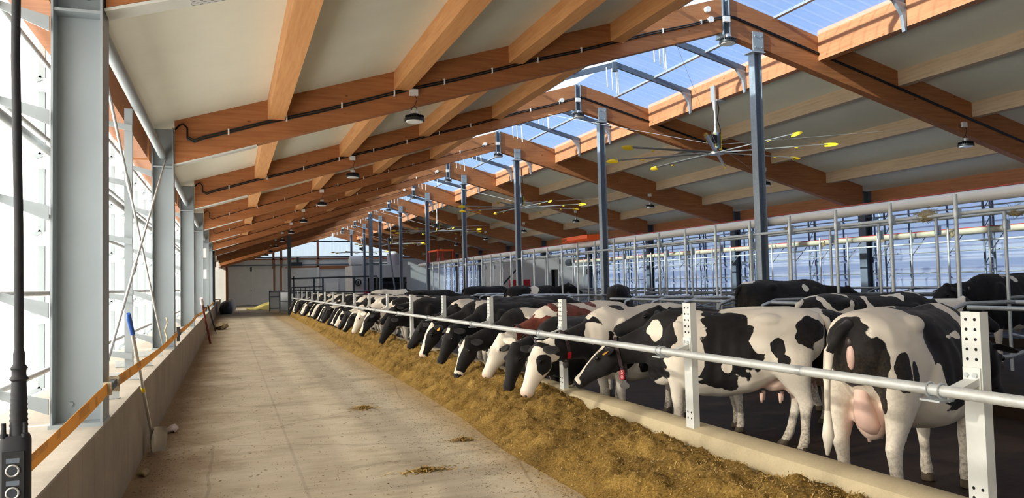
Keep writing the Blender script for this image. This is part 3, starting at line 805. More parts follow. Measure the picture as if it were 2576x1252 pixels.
# ------------------------------------------------------------------ feed rail, its posts
PX = 3.68
fp = None
for i in range(17):
    y = 2.98+2.68*i
    lab = '%s white perforated rail post from the near end on the feed curb' % ordn(i+1)
    if i == 0: lab = 'nearest white perforated rail post, in front of the black shoulder at the right'
    if fp is None:
        fp = thing('rail_post', lab, 'post', (PX, y, .35), 'perforated posts on the feed curb')
        m = MB(); m.mat(0)
        m.box(PX-.03, PX-.024, y-.056, y+.056, .3, 1.39); m.box(PX-.024, PX+.03, y-.056, y-.05, .3, 1.39); m.box(PX-.024, PX+.03, y+.05, y+.056, .3, 1.39)
        m.mat(1)
        for dy in (-.026, .026):
            for z in [1.35-.052*q for q in range(6)]+[.42, .47]:
                m.cyl((PX-.0315, y+dy, z), (PX-.0295, y+dy, z), .0085, n=10)
        m.build('post', ['white_steel', 'shadow_gap'], fp, 40)
        m = MB(); m.box(PX-.04, PX-.031, y-.05, y+.05, .99, 1.10)
        m.bar((PX-.035, y, 1.035), (3.42, y, .968), .085, .008); m.bar((PX-.035, y-.042, 1.03), (3.42, y-.042, .955), .006, .035)
        m.build('bracket', 'white_steel', fp, None)
        for dy in (-.026, .026): MB().cyl((PX-.052, y+dy, 1.06), (PX-.04, y+dy, 1.06), .014, n=6).build('bolt', 'galv', fp)
        for dy in (-.035, .035):
            pts = [(3.39+.036*math.cos(a), y+dy, 1.0+.036*math.sin(a)) for a in np.linspace(-2.2, math.pi+2.2-math.pi+2.2+.2, 16)]
            pts = [(3.39+.036*math.cos(a), y+dy, 1.0+.036*math.sin(a)) for a in np.linspace(0, 2*math.pi, 18)]
            MB().tube(pts, .006, 6, False).build('pipe_clamp', 'galv', fp)
        MB().box(3.34, 3.44, y-.06, y+.06, .945, .955).build('clamp_plate', 'galv', fp, None)
    else: copy_tree(fp, (PX, y, .35), lab)
t = thing('feed_rail', 'long galvanised pipe running along the feed in front of the cows', 'rail', (3.39, 24, 1.0))
MB().cyl((3.39, .3, 1.0), (3.39, 46.6, 1.0), .030, n=16).build('pipe', 'tube', t)
for y in (3.95, 10.0, 16.1, 22.2): MB().cyl((3.39, y, 1.0), (3.39, y+.05, 1.0), .0325, n=16).build('coupling', 'galv', t)

# ------------------------------------------------------------------ feed
XE = ([0, 3, 5.5, 7, 8.8, 12, 16, 20, 32, 46], [2.45, 2.45, 2.47, 2.45, 2.58, 2.68, 2.72, 2.74, 3.0, 3.2])
def feed_h(x, y):
    xe = np.interp(y, *XE)
    u = np.clip((x-xe)/(3.6-xe), 0, 1.0)
    near = np.interp(y, [0, 7.2, 8.4, 12, 46], [.0, .0, 1, 1, 1])
    # heaped against the curb far away, pulled away from it near the camera
    a = np.interp(u, [0, .12, .35, .6, .8, 1], [0, .05, .17, .27, .28, .20])
    b2 = np.interp(u, [0, .12, .4, .68, .85, 1], [0, .07, .24, .37, .40, .34])
    return a*(1-near)+b2*near
ys = np.concatenate([np.arange(1.6, 12, .03), np.arange(12, 22, .055), np.arange(22, 46.3, .11)])
nx = 58
vs = []; 
for y in ys:
    xe = np.interp(y, *XE)-.10
    for j in range(nx):
        x = xe+(3.599-xe)*j/(nx-1)
        h = float(feed_h(x, y))
        q = V((x, y, 0))
        lump = noise.fractal(q*2.4, 1.0, 2.0, 4)*.075 + noise.fractal(q*9, .9, 2.1, 3)*.042+noise.noise(q*26)*.012 + noise.noise(q*1.1)*.05
        e = min(1.0, h/.10)
        sink = -.004 if h <= 0 else 0
        z = max(-.004, h+lump*e)+(.002 if h > 0 else sink)
        if j == nx-1: z = min(z, .33)
        vs.append((x, y, z))
fs = []
n_y = len(ys)
for i in range(n_y-1):
    for j in range(nx-1):
        fs.append((i*nx+j, i*nx+j+1, (i+1)*nx+j+1, (i+1)*nx+j))
b = MB(); b.add(vs, fs)
FEEDV = np.array(vs)
# loose chopped stalks lying on the heap
fv = []; ff = []
near_idx = np.where((FEEDV[:, 1] < 20) & (FEEDV[:, 2] > .012))[0]
wts = 1/np.maximum(FEEDV[near_idx, 1]-.5, 1.2)**1.3; wts /= wts.sum()
pick = rng.choice(near_idx, 42000, p=wts)
for pi_ in pick:
    p = FEEDV[pi_]+np.array([rng.uniform(-.03, .03), rng.uniform(-.03, .03), rng.uniform(.0, .012)])
    a = rng.uniform(0, 2*math.pi); tl = rng.normal(0, .5); L = rng.uniform(.003, .013); wd = rng.uniform(.0012, .003)
    d = np.array([math.cos(a)*math.cos(tl), math.sin(a)*math.cos(tl), math.sin(tl)])*L
    s2 = np.array([-math.sin(a), math.cos(a), .35])*wd
    k = len(fv); fv += [p-d-s2, p+d-s2, p+d+s2, p-d+s2]; ff.append((k, k+1, k+2, k+3))
for i in range(7000):
    y = 2.2+22*rng.random()**1.6; x = np.interp(y, *XE)-abs(rng.normal(0, .10)) if rng.random() < .8 else np.interp(y, *XE)-abs(rng.normal(0, .35))
    a = rng.uniform(0, 2*math.pi); L = rng.uniform(.003, .012); wd = rng.uniform(.0012, .003)
    p = np.array([x+.02, y, .002+.004*rng.random()]); d = np.array([math.cos(a), math.sin(a), rng.normal(0, .15)])*L; s2 = np.array([-math.sin(a), math.cos(a), .3])*wd
    k = len(fv); fv += [p-d-s2, p+d-s2, p+d+s2, p-d+s2]; ff.append((k, k+1, k+2, k+3))
b.mat(1).add(fv, ff)
o = b.build('feed', ['feed', 'flake'], smooth=60); tag(o, 'long heap of brown chopped feed lying along the curb', 'feed', kind='stuff')
# crumbs and straw scattered on the alley floor
fv = []; ff = []
for i in range(24000):
    y = 2.5+26*rng.random()**1.7; x = rng.uniform(-.75, 2.9) if rng.random() < .55 else rng.normal(2.3, .35)
    if rng.random() < .22: x = -.78+abs(rng.normal(0, .22))
    if x > 3.2 or x < -.79: continue
    a = rng.normal(0, .5) if rng.random() < .6 else rng.uniform(0, 6.28); L = rng.uniform(.002, .008) if rng.random() < .88 else rng.uniform(.01, .024); wd = rng.uniform(.0015, .005); h = rng.uniform(.001, .005)
    d = np.array([math.cos(a), math.sin(a), 0])*L; s2 = np.array([-math.sin(a), math.cos(a), 0])*wd; p = np.array([x, y, 0.001])
    k = len(fv); fv += [p-d, p-s2, p+d, p+s2, p+np.array([0, 0, h])]
    ff += [(k, k+1, k+4), (k+1, k+2, k+4), (k+2, k+3, k+4), (k+3, k, k+4)]
b = MB(); b.add(fv, ff)
tag(b.build('feed_crumbs', 'crumb', smooth=None), 'crumbs of feed and straw strewn over the alley floor', 'crumbs', kind='stuff')
def tuft(x, y, rx, ry, h, n, label):
    b = MB(); fv = []; ff = []
    for i in range(n):
        r = abs(rng.normal(0, .5)); a = rng.uniform(0, 6.28)
        p = np.array([x+rx*r*math.cos(a), y+ry*r*math.sin(a), .004+h*max(0, 1-r)*rng.random()])
        b2 = rng.uniform(0, 6.28); L = rng.uniform(.012, .035); d = np.array([math.cos(b2), math.sin(b2), rng.normal(0, .25)])*L; s2 = np.array([-math.sin(b2), math.cos(b2), .3])*.004
        k = len(fv); fv += [p-d-s2, p+d-s2, p+d+s2, p-d+s2]; ff.append((k, k+1, k+2, k+3))
    b.add(fv, ff)
    m = MB()
    tag(b.build('feed_tuft', 'flake', smooth=None, origin=(x, y, 0)), label, 'feed', kind='stuff')
tuft(1.62, 10.2, .20, .22, .035, 420, 'small loose tuft of feed lying alone in the middle of the alley')
tuft(1.57, 6.55, .24, .09, .03, 420, 'flat dark tuft of feed on the alley near the front')
tuft(2.22, 7.65, .14, .10, .03, 260, 'small tuft of feed just beside the foot of the heap')
# far heap of greenish feed by the door
hv = []; hf = []
for i in range(24):
    for j in range(24):
        x = 1.2+3.1*i/23; y = 60+8*j/23; u = (i/23-.75)/.6; v2 = (j/23-.5)/.5
        h = max(0, 1-u*u-v2*v2)*.55+noise.fractal(V((x, y, 3))*1.7, 1, 2, 4)*.08
        hv.append((x, y, max(.0, h)))
for i in range(23):
    for j in range(23): hf.append((i*24+j, (i+1)*24+j, (i+1)*24+j+1, i*24+j+1))
b = MB(); b.add(hv, hf); tag(b.build('feed_heap', plain('green_feed', (186, 172, 92), .9, 0, .25, 8), smooth=60), 'yellow-green feed heap at the far end by the sliding door', 'feed', kind='stuff')

# ------------------------------------------------------------------ cubicle rows (stalls)
def cubicle_row(x, ztop, zbase, y0, n, sp, r, label, grp, beam=None, braces=False, both=1):
    post0 = None
    for i in range(n):
        y = y0+sp*i; lab = '%s upright pipe from the near end of the %s' % (ordn(i+1), label)
        if post0 is None:
            post0 = thing('stall_post', lab, 'post', (x, y, zbase), grp)
            MB().cyl((x, y, zbase), (x, y, ztop), r, n=10).build('pipe', 'tube', post0)
            MB().cyl((x, y, ztop-.34), (x, y, ztop-.22), r*1.3, n=10).build('sleeve', 'galv', post0)
            MB().box(x+r, x+r+.05, y-.03, y+.03, ztop-.36, ztop-.20).build('clamp', 'galv', post0, None)
            if braces: MB().cyl((x, y, ztop-.75), (x+.55, y, ztop-.2), .014, n=6).build('brace', 'galv', post0)
        else: copy_tree(post0, (x, y, zbase), lab)
rows = [(10.0, 2.74, 2.30, 40, 'first cubicle row'), (11.35, 2.52, 2.3, 38, 'second cubicle row'), (18.2, 2.86, 4.4, 30, 'cubicle row along the right wall')]
cubicle_row(10.0, 2.74, .06, 7.12, 28, 1.19, .030, 'first cubicle row', 'first cubicle row uprights')
cubicle_row(11.35, 2.60, .06, 6.10, 26, 1.24, .026, 'second cubicle row', 'second cubicle row uprights')
cubicle_row(18.2, 2.82, .06, 9.4, 26, 1.2, .026, 'wall cubicle row', 'wall cubicle row uprights', braces=True)
def long_pipe(name, x, z, r, y0, y1, mat, label, cat):
    return tag(MB().cyl((x, y0, z), (x, y1, z), r, n=12).build(name, mat), label, cat)
long_pipe('neck_rail', 10.08, 2.46, .030, 4, 40.5, 'tube', 'long upper neck pipe of the first cubicle row', 'rail')
long_pipe('neck_rail', 11.40, 2.52, .030, 4, 38.5, 'tube', 'long upper neck pipe of the second cubicle row', 'rail')
long_pipe('neck_rail', 18.25, 2.42, .026, 5, 40.5, 'tube', 'long upper neck pipe of the wall cubicle row', 'rail')
t = thing('bedding_conveyor', 'long white conveyor tube with a red line above the first cubicle row', 'conveyor', (10.4, 24, 2.62))
MB().cyl((10.4, 4, 2.72), (10.4, 44, 2.72), .095, n=18).build('tube', 'tube_white', t)
MB().box(10.36, 10.44, 4, 44, 2.812, 2.83).build('red_line', 'redline', t, None)
t = thing('bedding_conveyor', 'long cream conveyor tube above the cubicle row at the right wall', 'conveyor', (18.5, 22, 2.6))
MB().cyl((18.5, 5, 2.68), (18.5, 40.6, 2.68), .085, n=16).build('tube', 'trough_cream', t)
MB().box(18.46, 18.54, 5, 40.6, 2.76, 2.78).build('red_line', 'redline', t, None)
MB().cyl((18.5, 40.2, 2.68), (18.5, 40.9, 2.68), .2, n=14).build('drive', 'dark_steel', t)
t = thing('bedding_robot', 'orange feed dosing car riding on the white conveyor tube', 'machine', (10.4, 21.4, 2.83))
MB().prism([(10.15, 2.82), (10.65, 2.82), (10.7, 2.88), (10.7, 2.99), (10.1, 2.99), (10.1, 2.88)], 1, 20.9, 22.4).build('body', 'orange', t, None)
m = MB(); 
for yy in (21.0, 22.25): m.box(10.3, 10.5, yy-.06, yy+.06, 2.83, 2.92)
m.build('saddle', 'orange', t, None)
m = MB(); m.tube([(10.1, 22.4, 2.84), (10.1, 22.7, 2.84), (10.1, 22.7, 2.96), (10.1, 22.4, 2.96)], .025, 6); m.build('handle', 'orange', t)
t = thing('bedding_robot', 'red frame riding at the far end of the white conveyor tube', 'machine', (10.4, 40.5, 2.83))
m = MB()
for x in (10.0, 10.8):
    for y in (38.2, 40.2): m.bar((x, y, 2.75), (x, y, 3.35), .06, .06)
m.build('frame', 'red', t, None)
MB().box(9.98, 10.82, 38.15, 40.25, 3.30, 3.38).build('top', 'orange', t, None)
# tufts of straw caught on the rails
for i, (x, y, z, rr, lb) in enumerate(((10.10, 8.9, 2.48, .17, 'straw bundle caught on the upper rail, nearer of two'), (11.42, 8.45, 2.52, .16, 'straw bundle caught on the second row rail'), (10.10, 12.0, 2.50, .12, 'small straw bundle caught on the rail beside the near roof post'),
        (18.3, 12.6, 2.60, .13, 'straw wad at a clamp of the wall row, nearest'), (18.3, 15.4, 2.6, .12, 'straw wad at a clamp of the wall row, second'), (18.3, 17.8, 2.6, .12, 'straw wad at a clamp of the wall row, third'), (18.3, 20.2, 2.6, .12, 'straw wad at a clamp of the wall row, fourth'))):
    fv = []; ff = []
    for q in range(260):
        p = np.array([x, y, z])+rng.normal(0, 1, 3)*np.array([.25, .8, .4])*rr*.6
        a = rng.uniform(0, 6.28); d = np.array([.3*math.cos(a), math.sin(a), rng.normal(0, .5)])*.05; s2 = np.array([.002, 0, .004])
        k = len(fv); fv += [p-d-s2, p+d-s2, p+d+s2, p-d+s2]; ff.append((k, k+1, k+2, k+3))
    b = MB(); b.ellipsoid((x, y, z), rr*.35, rr*1.0, rr*.5, 8, 6); b.add(fv, ff)
    tag(b.build('straw_bundle', 'straw_nest', smooth=None, origin=(x, y, z)), lb, 'straw', kind='stuff')
# divider loops of the first and wall row, brisket pipes
def loops(x, dirx, y0, n, sp, label, grp, skip=()):
    p0 = None
    for i in range(n):
        if i in skip: continue
        y = y0+sp*i; lab = '%s bent divider hoop from the near end of the %s' % (ordn(i+1), label)
        if p0 is None:
            pts = [(x, 1.18), (x-dirx*.6, 1.20), (x-dirx*1.35, 1.20), (x-dirx*1.62, 1.12), (x-dirx*1.72, .92), (x-dirx*1.62, .66), (x-dirx*1.3, .52), (x-dirx*.6, .5), (x, .62)]
            p0 = tag(MB().tube([(a, y, z) for a, z in pts], .028, 8).build('stall_divider', 'galv', origin=(x, y, .5)), lab, 'stall divider', grp)
        else: copy_tree(p0, (x, y, .5), lab)
loops(10.0, 1, 7.12, 28, 1.19, 'first cubicle row', 'first cubicle row dividers', (8, 9))
loops(11.35, -1, 6.10, 26, 1.24, 'second cubicle row', 'second cubicle row dividers')
loops(18.2, 1, 9.4, 26, 1.2, 'wall cubicle row', 'wall cubicle row dividers')
G1 = ((7.0, 8.6), (10.7, 11.85), (16.5, 18.6), (22.6, 23.8), (27.4, 28.5))
for x, z, lab, gaps in ((8.55, 1.16, 'first row, alley side', G1), (9.4, 1.20, 'first row, mid stall', G1), (12.6, 1.18, 'second row, alley side', ((8.6, 9.8),)), (16.9, 1.22, 'wall row, alley side', ()), (18.0, .98, 'wall row, by the uprights', ())):
    ya = 4.5; k = 0
    for g0, g1 in list(gaps)+[(40, 0)]:
        k += 1; long_pipe('stall_rail', x, z, .028, ya, g0, 'galv', 'low stall pipe of the %s, %s piece from the near end' % (lab, ORD[k]), 'rail'); ya = g1

# feed-through barrier and gate at the far end
t = thing('barn_gate', 'sheeted galvanised gate leaf standing by the far dark post', 'gate', (3.0, 52, 0))
MB().bar((3.05, 52.0, .75), (3.6, 48.4, .75), .03, 1.15).build('sheet', 'galv', t, None)
m = MB()
for z in (.15, .75, 1.36): m.cyl((3.03, 52, z), (3.58, 48.4, z), .035, n=8)
m.cyl((3.03, 52, 0), (3.03, 52, 1.4), .04, n=8); m.build('frame', 'galv_dark', t)
t = thing('barn_gate', 'pale sheeted gate leaf set across the lane beyond the far dark post', 'gate', (2.9, 56, 0))
MB().bar((2.55, 56, .70), (3.6, 56, .70), .03, 1.3).build('sheet', 'panel', t, None)
m = MB()
for z in (.2, 1.0, 1.38): m.cyl((2.55, 55.97, z), (3.6, 55.97, z), .035, n=8)
for x in (2.58, 3.57): m.cyl((x, 55.97, 0), (x, 55.97, 1.4), .035, n=8)
m.build('frame', 'galv_dark', t)
t = thing('crowd_fence', 'tall dark pipe fence behind the far feeding cows', 'fence', (6, 50, -.14))
m = MB(); m.bar((3.5, 50, 2.16), (9.0, 50, 2.22), .1, .1); m.build('top_beam', 'dark_steel', t, None)
for x in (3.75, 5.0, 5.55, 7.5, 9.0): MB().box(x-.05, x+.05, 49.95, 50.05, -.14, 2.3 if x < 4 else 2.16).build('upright', 'dark_steel', t, None)
m = MB()
for i in range(8): m.box(3.6+i*.28, 3.64+i*.28, 49.98, 50.02, -.14, 1.62)
m.bar((3.5, 50, 1.62), (5.6, 50, 1.62), .06, .06); m.bar((3.5, 50, 1.40), (5.6, 50, 1.40), .06, .06)
m.build('head_lock', 'dark_steel', t, None)
tag(MB().cyl((3.3, 47.6, 1.28), (8.2, 47.6, 1.28), .04, n=8).build('stall_rail', 'dark_steel'), 'dark pipe across the far end of the feeding row', 'rail')

# ------------------------------------------------------------------ things along the left wall
# small steel angles on the wall top
a0 = None
for i, y in enumerate((7.1, 8.55, 10.0, 11.45, 14.2, 15.65, 17.1, 18.5, 21.2, 22.7)):
    lab = '%s short grey steel angle from the near end on the left wall top' % ordn(i+1)
    if a0 is None:
        a0 = tag(MB().prism([(-1.25, .72), (-.86, .72), (-.86, .80), (-1.25, .80)], 1, y, y+.008).box(-1.25, -.86, y, y+.08, .72, .728).build('wall_angle', 'galv', smooth=None, origin=(-1.0, y, .72)), lab, 'bracket', 'steel angles on the wall top')
    else: copy_tree(a0, (-1.0, y, .72), lab)
# orange ratchet straps between columns
def strap(ya, za, yb, zb, label, wd=.072, x=-.735):
    t = thing('tension_strap', label, 'strap', (x, (ya+yb)/2, (za+zb)/2), 'orange straps along the columns')
    n = 24; vs = []; fs = []
    for i in range(n+1):
        u = i/n; y = ya+(yb-ya)*u; z = za+(zb-za)*u-.03*math.sin(math.pi*u); tw = .004*math.sin(u*9)
        vs += [(x+tw-.0015, y, z-wd/2), (x-tw-.0015, y, z+wd/2), (x-tw+.0015, y, z+wd/2), (x+tw+.0015, y, z-wd/2)]
    for i in range(n):
        for j in range(4): fs.append((i*4+j, i*4+(j+1) % 4, (i+1)*4+(j+1) % 4, (i+1)*4+j))
    fs += [(3, 2, 1, 0), (n*4, n*4+1, n*4+2, n*4+3)]
    b = MB(); b.add(vs, fs); b.build('webbing', 'strap', t, 60)
    return t
t = strap(1.2, .95, 5.50, .985, 'orange strap between the camera and the first left column', .074)
m = MB(); m.box(-.76, -.71, 5.50, 5.54, .945, 1.025); m.build('end_hook', 'rope', t, None)
t = strap(5.86, .985, 12.45, .955, 'orange strap between the first and second left columns')
m = MB(); m.bar((-.735, 5.56, .985), (-.735, 5.84, .99), .03, .05); m.tube([(-.735, 5.54, .97), (-.72, 5.66, 1.0), (-.75, 5.76, .97), (-.735, 5.86, .99)], .016, 6)
m.build('ratchet', 'galv_dark', t)
MB().box(-.765, -.705, 5.82, 5.86, .93, 1.03).build('buckle', 'rope', t, None)
t = strap(12.9, .955, 19.6, .99, 'orange strap between the second and third left columns')
MB().box(-.77, -.70, 12.5, 12.8, .93, .98).build('buckle', 'dark_steel', t, None)
MB().box(-.75, -.71, 12.55, 12.65, .84, 1.05).build('ratchet', 'black', t, None)
t = strap(19.9, .99, 26.6, .97, 'orange strap between the third and fourth left columns')
MB().box(-.77, -.70, 26.6, 26.9, .90, 1.05).build('ratchet', 'black', t, None)
t = strap(27.0, .97, 40.0, 1.0, 'farthest orange strap on the left columns')
# white wall boxes
for z, lab in ((2.63, 'upper'), (1.95, 'lower')):
    tag(MB().box(-.79, -.70, 26.72, 26.95, z, z+.3).build('switch_box', 'white', smooth=None), '%s of two white boxes on the fourth left column' % lab, 'switch box')
# shovel leaning on the wall
t = thing('shovel', 'aluminium scoop shovel with a blue grip leaning on the left wall', 'shovel', (-.68, 8.2, 0))
MB().tube([(-.725, 8.36, .19), (-.745, 7.75, .72), (-.765, 7.10, 1.28)], .015, 10).build('shaft', 'alu', t)
MB().tube([(-.762, 7.13, 1.25), (-.775, 7.0, 1.38), (-.775, 6.97, 1.42)], [.02, .021, .016], 10).build('grip', 'blue', t)
MB().cyl((-.744, 7.78, .69), (-.746, 7.74, .73), .018, n=10).build('band', 'yellow', t)
vs = []; fs = []; nu, nv = 9, 9
bu = V((.55, .80, 0)).normalized(); bd = V((.05, .25, -.95)).normalized()
bn = bu.cross(bd).normalized()
top = V((-.715, 8.38, .27))
for i in range(nu+1):
    for j in range(nv+1):
        u = (i/nu-.5)*2; v2 = j/nv
        wdt = .115*(1-.25*(v2**6))*(.72+.28*min(1, v2*4))
        vs.append(top+bu*(u*wdt)+bd*(v2*.265)-bn*(.055*(u*u)*(1-.3*v2))-bn*(.02*(1-v2)**2))
for i in range(nu):
    for j in range(nv):
        a = i*(nv+1)+j; fs.append((a, a+nv+1, a+nv+2, a+1))
k = len(vs); vs += [p-bn*.006 for p in vs]
fs2 = [tuple(reversed([q+k for q in f])) for f in fs]
b = MB(); b.add(vs, fs+fs2)
b.build('blade', 'alu', t, 60)
MB().tube([(-.720, 8.39, .10), (-.722, 8.375, .17), (-.726, 8.35, .21)], [.010, .022, .017], 10).build('socket', 'alu', t)
# red-handled scraper and stick further along
t = thing('scraper', 'red-handled scraper pole leaning at the far part of the left wall', 'scraper', (-.6, 24.5, 0))
MB().tube([(-.55, 24.6, .0), (-.66, 24.2, .66), (-.76, 23.8, 1.30)], .03, 8).build('shaft', 'brown_rust', t)
MB().cyl((-.74, 23.88, 1.18), (-.77, 23.76, 1.36), .045, n=10).build('grip', 'drum', t)
t = thing('fork', 'second pole with fork tines leaning beyond the red scraper', 'fork', (-.55, 30, 0))
MB().tube([(-.5, 30.1, .1), (-.74, 29.5, 1.05)], .028, 8).build('shaft', 'dark_steel', t)
m = MB()
for q in (-.1, 0, .1): m.cyl((-.5, 30.1+q, .1), (-.47, 30.15+q, 0), .012, n=6)
m.build('tines', 'dark_steel', t)
# litter at wall foot
for i, (x, y, r, lab, mt) in enumerate(((-.62, 9.6, .08, 'crumpled pale plastic bag at the foot of the left wall', 'drum'), (-.70, 8.95, .06, 'clump of dark litter right behind the shovel', 'straw_nest'),
        (-.72, 7.45, .06, 'clump of straw litter on the floor before the shovel', 'straw_nest'), (-.3, 33, .30, 'dirty sack lying by the far left wall', 'straw_nest'))):
    b = MB(); b.ellipsoid((x, y, r*.45), r*.8, r*1.4, r*.45, 14, 10)
    b.v = [tuple(V(p)+V((1, 1, .8))*(noise.noise(V(p)*14+V((i*3, 0, 0)))*r*.5)) for p in b.v]
    b.v = [(p[0], p[1], max(.001, p[2])) for p in b.v]
    tag(b.build('litter_clump', mt, smooth=60), lab, 'litter')
# white sack and dark pile at the far left
b = MB(); b.loft([((.1, 58, 0.0), (1, 0, 0), (0, 1, 0), .24, .22), ((.11, 58, .25), (1, 0, 0), (0, 1, 0), .30, .26), ((.13, 58, .6), (1, 0, 0), (0, 1, 0), .30, .26), ((.16, 58, .85), (1, 0, 0), (0, 1, 0), .2, .18), ((.18, 58, .96), (1, 0, 0), (0, 1, 0), .07, .07)], 18)
tag(b.build('white_sack', 'white', smooth=60), 'upright white sack on the floor left of the far door', 'sack')
b = MB(); b.ellipsoid((-.22, 54, .3), .42, 1.8, .55, 14, 10); b.v = [(p[0]+noise.noise(V(p)*3)*.12, p[1], max(0, p[2]+noise.noise(V(p)*4)*.15)) for p in b.v]
tag(b.build('tarp_pile', 'dark_steel', smooth=60), 'dark covered pile beside the far left wall', 'pile')
struct(MB().box(-1.0, -.82, 47.8, 48.0, .72, 4.1).build('trim_dark_post', 'dark_steel', smooth=None), 'dark corner post of the closed wall part', 'post')

# hanging pendant control near the camera
px_, py_, pz_ = -.475, 2.12, 1.27
t = thing('pendant_control', 'black hanging push-button control on a thick cable, lower left', 'control', (px_, py_, pz_-.34))
hx, hy = .031, .022
MB().loft([((px_, py_, pz_-.36), (1, 0, 0), (0, 1, 0), hx*.9, hy*.9, .55), ((px_, py_, pz_-.33), (1, 0, 0), (0, 1, 0), hx, hy, .55), ((px_, py_, pz_-.012), (1, 0, 0), (0, 1, 0), hx, hy, .55), ((px_, py_, pz_), (1, 0, 0), (0, 1, 0), hx*.88, hy*.88, .55)], 28).build('housing', 'rubber', t, 40)
MB().box(px_-.022, px_+.022, py_-hy-.003, py_-hy+.004, pz_-.33, pz_-.035).build('face_plate', 'black', t, None)
for i in range(5):
    z = pz_-.078-.050*i if i == 0 else pz_-.078-.0475*i+(-.004 if i == 1 else 0)
    pts = [(px_+.0125*math.cos(a), py_-hy-.006, z+.0125*math.sin(a)) for a in np.linspace(0, 2*math.pi, 24)]
    MB().tube(pts, .0024, 8, False).build('button_ring', 'alu', t)
    MB().cyl((px_, py_-hy-.007, z), (px_, py_-hy, z), .0105, n=20).build('button', 'dark_steel', t)
    MB().box(px_-.0135, px_+.0135, py_-hy-.0045, py_-hy, z+.017, z+.028).build('label_plate', 'galv_dark', t, None)
for dx in (-.022, .021): 
    MB().tube([(px_+dx, py_-.012, pz_-.004), (px_+dx, py_-.012, pz_+.004), (px_+dx, py_-.012, pz_+.006), (px_+dx, py_-.012, pz_+.03)], [.009, .009, .0058, .0052], 12).build('rubber_knob', 'rubber', t)
pr = [(.019, 0), (.0185, .02), (.0165, .11), (.0155, .125), (.0205, .13), (.0155, .138), (.0155, .15), (.019, .155), (.0125, .165), (.0125, .19), (.0100, .2)]
m = MB(); m.tube([(px_+.006, py_, pz_+h) for _, h in pr], [r for r, _ in pr], 16)
for q in range(7): m.tube([(px_+.006, py_, pz_+.02+q*.012), (px_+.006, py_, pz_+.024+q*.012)], [.0195-q*.0003, .0195-q*.0003], 16)
m.build('strain_relief', 'rubber', t)
MB().tube([(px_+.006, py_, pz_+.19), (px_+.004, py_, pz_+.5), (px_-.004, py_, pz_+.9), (px_+.0, py_, pz_+1.6), (px_+.004, py_, 4.29)], .0098, 10).build('cable', 'rubber', t)

# ------------------------------------------------------------------ cows
def ring_pts(c, sd, u, rw, rh, e, tp, n):
    out = []
    for j in range(n):
        t = 2*math.pi*j/n; cx, sy = math.cos(t), math.sin(t)
        cx = math.copysign(abs(cx)**e, cx); sy = math.copysign(abs(sy)**e, sy)
        out.append(c+sd*(rw*cx*(1-tp*sy))+u*(rh*sy))
    return out
def ring_loft(mb, rings, n=20):
    vs = []; k = len(rings)
    for c, sd, u, rw, rh, e, tp in rings: vs += ring_pts(V(c), V(sd), V(u), rw, rh, e, tp, n)
    fs = [(i*n+j, i*n+(j+1) % n, (i+1)*n+(j+1) % n, (i+1)*n+j) for i in range(k-1) for j in range(n)]
    fs += [tuple(range(n-1, -1, -1)), tuple(range((k-1)*n, k*n))]
    mb.add(vs, fs)
TRUNK = [(-.905, 1.17, .09, .13, .9, 0), (-.86, 1.16, .17, .21, .9, -.1), (-.74, 1.13, .235, .285, .85, -.12), (-.58, 1.09, .27, .34, .82, -.10), (-.40, 1.045, .295, .39, .82, 0),
         (-.20, .99, .32, .42, .85, .14), (.05, .955, .36, .445, .88, .18), (.28, .955, .355, .445, .88, .18), (.48, .985, .30, .43, .9, .16), (.66, 1.03, .235, .385, .9, .12), (.80, 1.05, .185, .31, .95, .05), (.90, 1.05, .12, .2, 1, 0)]
EX, EY, EZ = V((1, 0, 0)), V((0, 1, 0)), V((0, 0, 1))
def bez(a, b, c, d, t):
    return a*((1-t)**3)+b*(3*t*(1-t)**2)+c*(3*t*t*(1-t))+d*(t**3)
def remesh(mb, voxel, it):
    me = bpy.data.meshes.new('tmp'); me.from_pydata(mb.v, [], mb.f); me.update()
    o = bpy.data.objects.new('tmp', me); COL.objects.link(o)
    m = o.modifiers.new('r', 'REMESH'); m.mode = 'VOXEL'; m.voxel_size = voxel
    m2 = o.modifiers.new('s', 'SMOOTH'); m2.factor = .5; m2.iterations = it
    dg = bpy.context.evaluated_depsgraph_get(); dg.update()
    ev = o.evaluated_get(dg); em = ev.to_mesh()
    n = len(em.vertices); vs = np.empty(n*3); em.vertices.foreach_get('co', vs); vs = vs.reshape(-1, 3)
    fs = [tuple(p.vertices) for p in em.polygons]
    ev.to_mesh_clear(); bpy.data.objects.remove(o); bpy.data.meshes.remove(me)
    return vs, fs
def sstep(a, b, x):
    t = np.clip((x-a)/(b-a), 0, 1); return t*t*(3-2*t)
